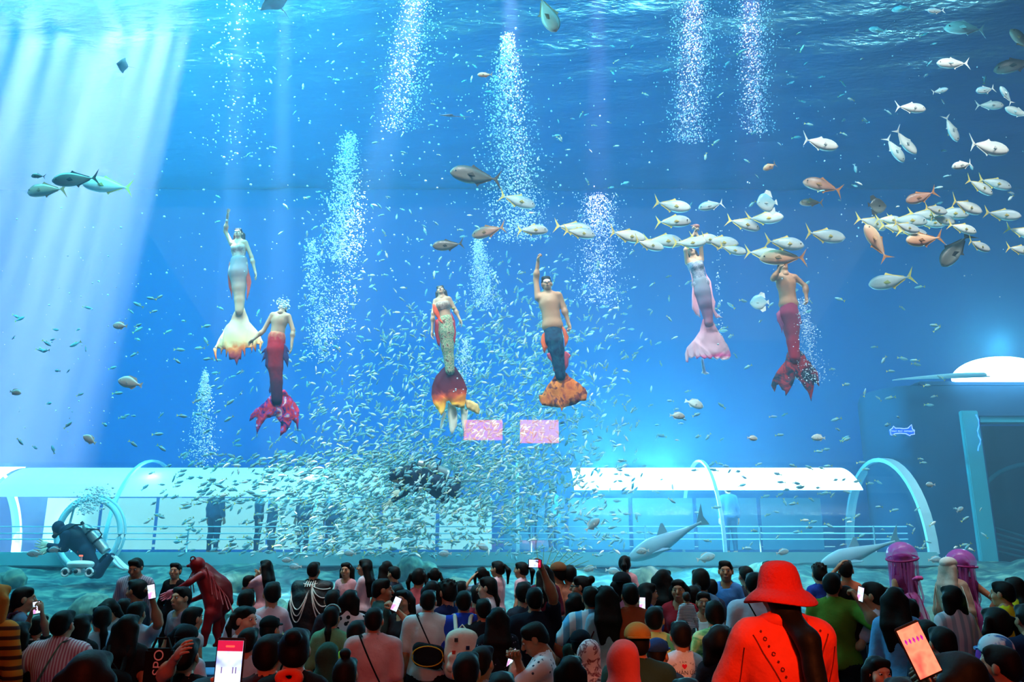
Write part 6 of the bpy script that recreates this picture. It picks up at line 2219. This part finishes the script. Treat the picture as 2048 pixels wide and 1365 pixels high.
# visitors inside the tunnel
ORD = ['first', 'second', 'third', 'fourth', 'fifth', 'sixth', 'seventh', 'eighth']
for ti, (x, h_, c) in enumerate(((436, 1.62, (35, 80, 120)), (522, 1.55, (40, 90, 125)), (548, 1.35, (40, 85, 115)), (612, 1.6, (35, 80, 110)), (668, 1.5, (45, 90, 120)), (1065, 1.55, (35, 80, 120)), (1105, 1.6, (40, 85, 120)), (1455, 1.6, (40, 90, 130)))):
    t_ = P(x, 1000, TY - .4)
    y_ = YH - (TZ + h_ - CZ) * F / (TY - .4)
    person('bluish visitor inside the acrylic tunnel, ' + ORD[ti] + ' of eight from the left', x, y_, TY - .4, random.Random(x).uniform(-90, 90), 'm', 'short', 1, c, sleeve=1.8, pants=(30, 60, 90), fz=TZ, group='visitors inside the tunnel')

# ------------------------------------------------------------------ woman in the red hat, close to us
M_jkt = mat('jacket_red', srgb(235, 62, 38), .8, var=.10, scale=18, bump=.35)
M_hat = mat('hat_red', srgb(205, 34, 24), .85, var=.08, scale=60, bump=.4)
hw_ = person('woman in a red bucket hat and red-orange jacket close to us', 1556, 1140, 4.2, 6, 'b', 'hatpony', 1, M_jkt, sleeve=1.9, hem=.72, loose=.03, h=.016, group='visitors close to the camera', al='front', ar='front')
HATP = [(0, .155), (.035, .153), (.066, .143), (.088, .122), (.101, .085), (.108, .045), (.113, .018), (.122, .008), (.148, -.008), (.172, -.032), (.183, -.050), (.181, -.056), (.167, -.038), (.144, -.014), (.112, -.002), (.104, .02), (.098, .06), (.090, .105), (.072, .13), (.0, .142)]
v, f = [], []
ns_ = 40
for i, (r, z) in enumerate(HATP):
    for j in range(ns_):
        a = 2 * math.pi * j / ns_
        w_ = 1 + .03 * math.sin(3 * a + 1) * (r > .13)
        v.append((r * w_ * math.cos(a), r * w_ * math.sin(a) * 1.04 - .015, z + (.012 * math.sin(2 * a + .5) if r > .13 else 0) + .02))
for i in range(len(HATP) - 1):
    for j in range(ns_):
        j2 = (j + 1) % ns_
        f.append((i * ns_ + j, i * ns_ + j2, (i + 1) * ns_ + j2, (i + 1) * ns_ + j))
head_child(hw_, 'bucket_hat', mesh('bucket_hat', v, f), M_hat, 'b')
M_seam = mat('jacket_seam', srgb(120, 22, 14), .8, var=0)
shm = [c for c in hw_.children if c.name.startswith('shirt')][0]
shm.name = 'jacket'
tree = BVHTree.FromPolygons([q_.co[:] for q_ in shm.data.vertices], [q_.vertices[:] for q_ in shm.data.polygons])


def on_back(x, z):
    h_ = tree.ray_cast(Vector((x, -.7, z)), Vector((0, 1, 0)))
    return Vector((x, (h_[0].y if h_[0] else -.16), z))


for sgn in (-1, 1):
    pts = [on_back(sgn * (.19 - .15 * t), 1.41 - .30 * t) for t in np.linspace(0, 1, 12)]
    tube('seam', [q_ + Vector((0, -.002, 0)) for q_ in pts], .0035, M_seam, hw_, 6)
    pts = [on_back(sgn * (.15 - .13 * t), 1.425 - .30 * t) for t in np.linspace(0, 1, 10)]
    for i, q_ in enumerate(pts):
        ring_ = [q_ + Vector((.008 * math.cos(a), -.003, .008 * math.sin(a))) for a in np.linspace(0, 6.28, 8, endpoint=False)] if i % 2 else [q_ + Vector((.004 * math.cos(a), -.003, .004 * math.sin(a))) for a in np.linspace(0, 6.28, 6, endpoint=False)]
        tube('eyelet', ring_, .0032, M_seam, hw_, 5, True)
for sgn in (-1, 1):
    pts = [on_back(sgn * .23, 1.35 - .55 * t) for t in np.linspace(0, 1, 14)]
    tube('seam', [q_ + Vector((0, -.002, 0)) for q_ in pts], .003, M_seam, hw_, 6)
col = Sdf(.016)
for i in range(9):
    a0, a1 = math.pi * (1.02 + i / 9 * .96), math.pi * (1.02 + (i + 1) / 9 * .96)
    col.cap((.092 * math.cos(a0), .092 * math.sin(a0), 1.475), (.092 * math.cos(a1), .092 * math.sin(a1), 1.475), .028, k=.02)
link('collar', np_mesh('collar', *col.build()), hw_, M_jkt)
# phones and hands near the camera
phone('large phone filming the tank at the lower left, screen mostly white', 457, 1338, 2.35, roll=1, kind='blue', w=.076, hgt=.155)
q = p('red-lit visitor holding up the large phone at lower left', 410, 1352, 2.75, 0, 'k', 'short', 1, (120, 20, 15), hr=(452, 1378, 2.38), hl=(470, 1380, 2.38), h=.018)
phone('tilted phone with an orange-red picture at lower right', 1838, 1302, 2.7, roll=-22, kind='red', w=.082, hgt=.165)
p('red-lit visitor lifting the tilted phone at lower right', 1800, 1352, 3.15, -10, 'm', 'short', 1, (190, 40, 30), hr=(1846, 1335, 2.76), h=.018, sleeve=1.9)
scr = [c for c in C.objects if c.get('label', '').startswith('dark round head close to us with an orange')][0]
s = Sdf(.012)
for i in range(10):
    a = i / 10 * 6.28
    s.ell((.05 * math.cos(a), .0, .03 * math.sin(a)), (.024, .03, .022), .01)
sc_o = link('scrunchie', np_mesh('scrunchie', *s.build(None, .004)), scr, cloth(245, 80, 45))
sc_o.location = (0, -.12, 1.47)

# ------------------------------------------------------------------ performers
# black cape with pearl chains
cp_ = person('performer in a long black cape hung with pearl chains, back to us', 628, 1123, 10.2, 0, 'm', 'short', 1, (10, 10, 12), sleeve=1.8, group='costumed performers', pants=(10, 10, 12))
s = Sdf(.022)
s.cap((-.20, -.02, 1.40), (.20, -.02, 1.40), .07, k=.05)
s.ell((0, -.05, 1.15), (.27, .17, .30), .08)
s.cap((0, -.06, 1.1), (0, -.10, .25), .22, .34, .1, .6)
v, f = s.build(lambda f, X, Y, Z: np.maximum(np.maximum(f, .22 - Z), -(np.sqrt(X ** 2 + (Y - .03) ** 2) - .075) * (Z > 1.35) - (Z <= 1.35)), .006)
cape = link('cape', np_mesh('cape', v, f), cp_, mat('cape_black', (.006, .006, .008), .5, var=.2, bump=.3))
tree = BVHTree.FromPolygons([q_.co[:] for q_ in cape.data.vertices], [q_.vertices[:] for q_ in cape.data.polygons])
M_pearl = mat('pearl', (.75, .72, .66), .3, var=.1)


def chain(a, b, sag, n_=16):
    pts = []
    for t in np.linspace(0, 1, n_):
        x = a[0] + (b[0] - a[0]) * t
        z = a[1] + (b[1] - a[1]) * t - sag * 4 * t * (1 - t)
        h_ = tree.ray_cast(Vector((x, -.9, z)), Vector((0, 1, 0)))
        pts.append(Vector((x, (h_[0].y if h_[0] else -.2) - .008, z)))
    tube('pearl_chain', pts, .0075, M_pearl, cp_, 5)


for k_ in range(5):
    chain((.02, 1.42), (.25, 1.38 - .09 * k_), .03 + .045 * k_)
for k_ in range(3):
    chain((.0, 1.36), (-.25, 1.34 - .03 * k_), .22 + .06 * k_)
for x in (-.05, -.025, 0, .025, .05):
    chain((x, 1.47), (x * 1.2, 1.40), .0, 5)
chain((-.09, 1.44), (.09, 1.44), .02)
# red crustacean costume, bending to greet a child
M_red = mat('costume_red', srgb(140, 10, 18), .5, var=.25, scale=8, bump=.3)
M_red2 = mat('costume_red_shell', srgb(100, 6, 14), .45, var=.3, scale=6, bump=.4)
rd = 10.1
ro = P(425, 1290, rd)
Lr = lambda x, y, dy=0.0: np.array((P(x, y, rd + dy) - ro)[:])
u_ = 1 / pxm(1200, rd)
s = Sdf(.02)
s.cap(Lr(410, 1158), Lr(428, 1205), 17 * u_, 17 * u_, .06)
s.cap(Lr(428, 1205), Lr(428, 1228), 17 * u_, 15 * u_, .06)
for x0_, x1_, x2_, dy in ((420, 412, 408, -.08), (436, 434, 438, .1)):
    s.cap(Lr(x0_, 1228, dy), Lr(x1_, 1262, dy), 11 * u_, 8 * u_, .04)
    s.cap(Lr(x1_, 1262, dy), Lr(x2_, 1288 + (0 if dy < 0 else -1), dy), 8 * u_, 6 * u_, .04)
    s.cap(Lr(x2_, 1290, dy), Lr(x2_ - 10, 1291, dy - .03), 5 * u_, 4 * u_, .02)
for (a, b, c, dy) in (((402, 1150), (378, 1166), (346, 1184), -.2), ((418, 1170), (408, 1192), (380, 1203), .18)):
    s.cap(Lr(*a, dy * .6), Lr(*b, dy), 7.5 * u_, 6 * u_, .03)
    s.cap(Lr(*b, dy), Lr(*c, dy), 6 * u_, 4.5 * u_, .03)
s.cap(Lr(404, 1150), Lr(396, 1138), 8 * u_, 8 * u_, .03)
s.ell(Lr(394, 1132), (13 * u_, 13 * u_, 14 * u_), .03)
v, f = s.build()
rp_ = link('person', np_mesh('person', v, f), None, M_red)
rp_.location = ro
tag(rp_, 'performer in a red crustacean costume bending to greet a child', 'person', 'costumed performers')
for (b, c, dy) in (((378, 1166), (346, 1184), -.2), ((408, 1192), (380, 1203), .18)):
    hv, hf = HANDS['relaxed']
    e_, w2 = Lr(*b, dy), Lr(*c, dy)
    link('glove', np_mesh('glove', hv @ hand_matrix(e_, w2, 1, (0, -1, 0)).T + w2, hf), rp_, mat('glove_pink', srgb(215, 120, 140), .5))
hm = Sdf(.014)
hm.ell(Lr(395, 1129), (15 * u_, 15 * u_, 14 * u_), .02)
hm.cap(Lr(384, 1131), Lr(375, 1133), 4 * u_, 3 * u_, .02)
link('helmet', np_mesh('helmet', *hm.build()), rp_, M_red)
rr_ = [Vector(Lr(386 + 5 * math.cos(a), 1120 + 6 * math.sin(a), -.06)) for a in np.linspace(0, 6.28, 16, endpoint=False)]
tube('antenna_loop', rr_, 1.6 * u_, M_red2, rp_, 6, True)
for k_ in range(3):
    tube('antenna', [Vector(Lr(396, 1122)), Vector(Lr(385 - 4 * k_, 1160, -.12)), Vector(Lr(388 - 6 * k_, 1186, -.15))], 1.2 * u_, M_red2, rp_, 5)
cs_ = Sdf(.02)
cs_.cap(Lr(405, 1140, .1), Lr(438, 1180, .12), 16 * u_, 24 * u_, .06)
cs_.cap(Lr(438, 1180, .12), Lr(450, 1215, .12), 23 * u_, 12 * u_, .06)
cs_.cap(Lr(448, 1190, .12), Lr(464, 1206, .1), 14 * u_, 4 * u_, .05)
cs_.cap(Lr(430, 1190, .12), Lr(446, 1262, .12), 16 * u_, 6 * u_, .05)
link('shell_cape', np_mesh('shell_cape', *cs_.build(None, .006)), rp_, M_red2)
for k_ in range(5):
    a = Lr(412 + 6 * k_, 1136 + 9 * k_, -.02 + .02 * k_)
    b = Lr(424 + 11 * k_, 1190 + 10 * k_, -.1)
    tube('shell_rib', [Vector(a), Vector((a + b) / 2 + np.array((.03, -.05, .03))), Vector(b)], 1.4 * u_, M_red, rp_, 5)


# pink jellyfish costumes
def sheer(name, col, a):
    m = bpy.data.materials.new(name)
    nt, n, l = nodes(m)
    b = n['Principled BSDF']
    b.inputs['Base Color'].default_value = (*col, 1)
    b.inputs['Roughness'].default_value = .2
    b.inputs['Alpha'].default_value = a
    return m


M_jel = sheer('jelly_pink', srgb(235, 80, 200), .42)
M_jel2 = sheer('jelly_strip', srgb(230, 120, 205), .45)
M_jrim = mat('jelly_rim', srgb(150, 20, 100), .4, var=.1)


def jelly(label, px, ytop, w_px, d, tilt, skirt, rot, head_y, al, ar):
    o = person(label, px, head_y, d, rot, 'f', 'short', 2, (120, 40, 95), sleeve=0, hem=.9, pants=(110, 30, 85), bottom='dress', al=al, ar=ar, group='costumed performers')
    sc_ = o.matrix_world.to_scale()[0]
    r = w_px / 2 / pxm(ytop, d) / sc_
    top_ = (o.matrix_world.inverted() @ P(px, ytop, d))
    bz = top_.z - r * .95
    v, f = [], []
    n1, n2 = 9, 24
    for i in range(n1 + 1):
        a = math.pi / 2 * i / n1 * 1.12
        for j in range(n2):
            t = 2 * math.pi * j / n2
            rr = r * math.sin(a) * (1 + .02 * math.cos(8 * t))
            v.append((rr * math.cos(t), rr * math.sin(t), bz + r * .95 * math.cos(a)))
    for i in range(n1):
        for j in range(n2):
            j2 = (j + 1) % n2
            f.append((i * n2 + j, (i + 1) * n2 + j, (i + 1) * n2 + j2, i * n2 + j2))
    piv = Matrix.Translation((0, 0, bz)) @ Euler((tilt[0], tilt[1], 0)).to_matrix().to_4x4() @ Matrix.Translation((0, 0, -bz))
    me = mesh('bell', v, f)
    me.transform(piv)
    bell = link('bell', me, o, M_jel)
    rim_ = [piv @ Vector((r * 1.02 * math.cos(t), r * 1.02 * math.sin(t), bz - r * .18)) for t in np.linspace(0, 6.28, 32, endpoint=False)]
    tube('rim', rim_, .012, M_jrim, bell, 6, True)
    rg2 = random.Random(px)
    for j in range(22):
        t = 6.283 * j / 22
        rr = r * rg2.uniform(.55, .93)
        a = piv @ Vector((rr * math.cos(t), rr * math.sin(t), bz - r * .1))
        ln = rg2.uniform(.55, .85)
        pts = [a, a + Vector((.02 * math.sin(j), .02, -ln * .4)), a + Vector((.03 * math.cos(j), 0, -ln * .75)), a + Vector((.02 * math.sin(2 * j), .02, -ln))]
        tube('tentacle', pts, [.016, .02, .015, .006], M_jel2, o, 5)
    for j in range(10):
        t = 6.283 * j / 10
        a = piv @ Vector((r * .35 * math.cos(t), r * .35 * math.sin(t), bz + r * .1))
        tube('oral_arm', [a, a + Vector((.04 * math.cos(j * 3), .04, -.25)), a + Vector((.05 * math.cos(j * 2), -.02, -.5))], [.03, .028, .01], M_jel, o, 5)
    # hooped balloon skirt
    inv_ = o.matrix_world.inverted()
    s = Sdf(.024)
    for (x, y, rx) in skirt:
        c = inv_ @ P(x, y, d)
        s.ell(np.array(c[:]), (rx / pxm(y, d) / sc_, .2, rx * 1.25 / pxm(y, d) / sc_), .1)
    v, f = s.build()
    sk = link('balloon_skirt', np_mesh('balloon_skirt', v, f), o, M_jel2)
    cx = sum((inv_ @ P(x, y, d)).x for x, y, _ in skirt) / len(skirt)
    zz = [(inv_ @ P(x, y, d)).z for x, y, _ in skirt]
    tree_ = BVHTree.FromPolygons([q_.co[:] for q_ in sk.data.vertices], [q_.vertices[:] for q_ in sk.data.polygons])
    for dx in (-.12, .02, .16):
        pts = []
        for z in np.linspace(min(zz) - .15, max(zz) + .1, 12):
            h_ = tree_.ray_cast(Vector((cx + dx, -1.5 if abs(rot) < 90 else 1.5, z)), Vector((0, 1 if abs(rot) < 90 else -1, 0)))
            if h_[0]:
                pts.append(h_[0])
        if len(pts) > 2:
            tube('hoop', pts, .008, M_jrim, sk, 5)
    return o


jelly('performer in a pink jellyfish costume, the taller bell, holding a bouquet', 1803, 1084, 58, 10.2, (.12, -.18), [(1812, 1205, 22), (1828, 1240, 26), (1838, 1275, 22)], 20, 1108, 'down', 'front')
jelly('performer in a pink jellyfish costume, the lower bell, hand on hip', 1921, 1098, 57, 10.3, (.1, .1), [(1932, 1215, 20), (1948, 1240, 24), (1955, 1275, 24)], -15, 1119, 'down', 'hip')
# woman with a pale veil and a net of strings
q = person('performer in a pale crocheted veil and beige net poncho, face to the right', 1896, 1117, 9.76, -60, 'f', 'long', 1, (190, 160, 140), sleeve=1.2, group='costumed performers', hairmat=mat('hair_pale', srgb(190, 170, 155), .6, var=.2, scale=50), pants=(120, 100, 95), bottom='dress')
for k_ in range(14):
    a = 6.283 * k_ / 14
    tube('net_string', [(.10 * math.cos(a), .07 * math.sin(a), 1.46), (.19 * math.cos(a), .14 * math.sin(a), 1.38), (.23 * math.cos(a + .1), .17 * math.sin(a + .1), 1.2), (.23 * math.cos(a), .17 * math.sin(a), 1.0)], .006, cloth(225, 210, 195), q, 5)
vl = Sdf(.014).ell((0, -.02, .07), (.098, .112, .075), .02)
head_child(q, 'crocheted_cap', np_mesh('crocheted_cap', *vl.build(lambda f, X, Y, Z: np.maximum(f, .035 - Z))), cloth(225, 215, 205), 'f')
fl = Sdf(.014)
for i in range(12):
    fl.ell((.05 * math.cos(i * 2.4) * (i / 12) ** .5, .05 * math.sin(i * 2.4) * (i / 12) ** .5, .012 * (i % 3)), (.022, .022, .02), .006)
bq = link('bouquet', np_mesh('bouquet', *fl.build()), None, mat('bouquet_pink', srgb(215, 70, 140), .6, var=.3, scale=20))
bq.location = P(1836, 1160, 9.6)
tag(bq, 'small pink bouquet held out by the taller jellyfish costume', 'bouquet')
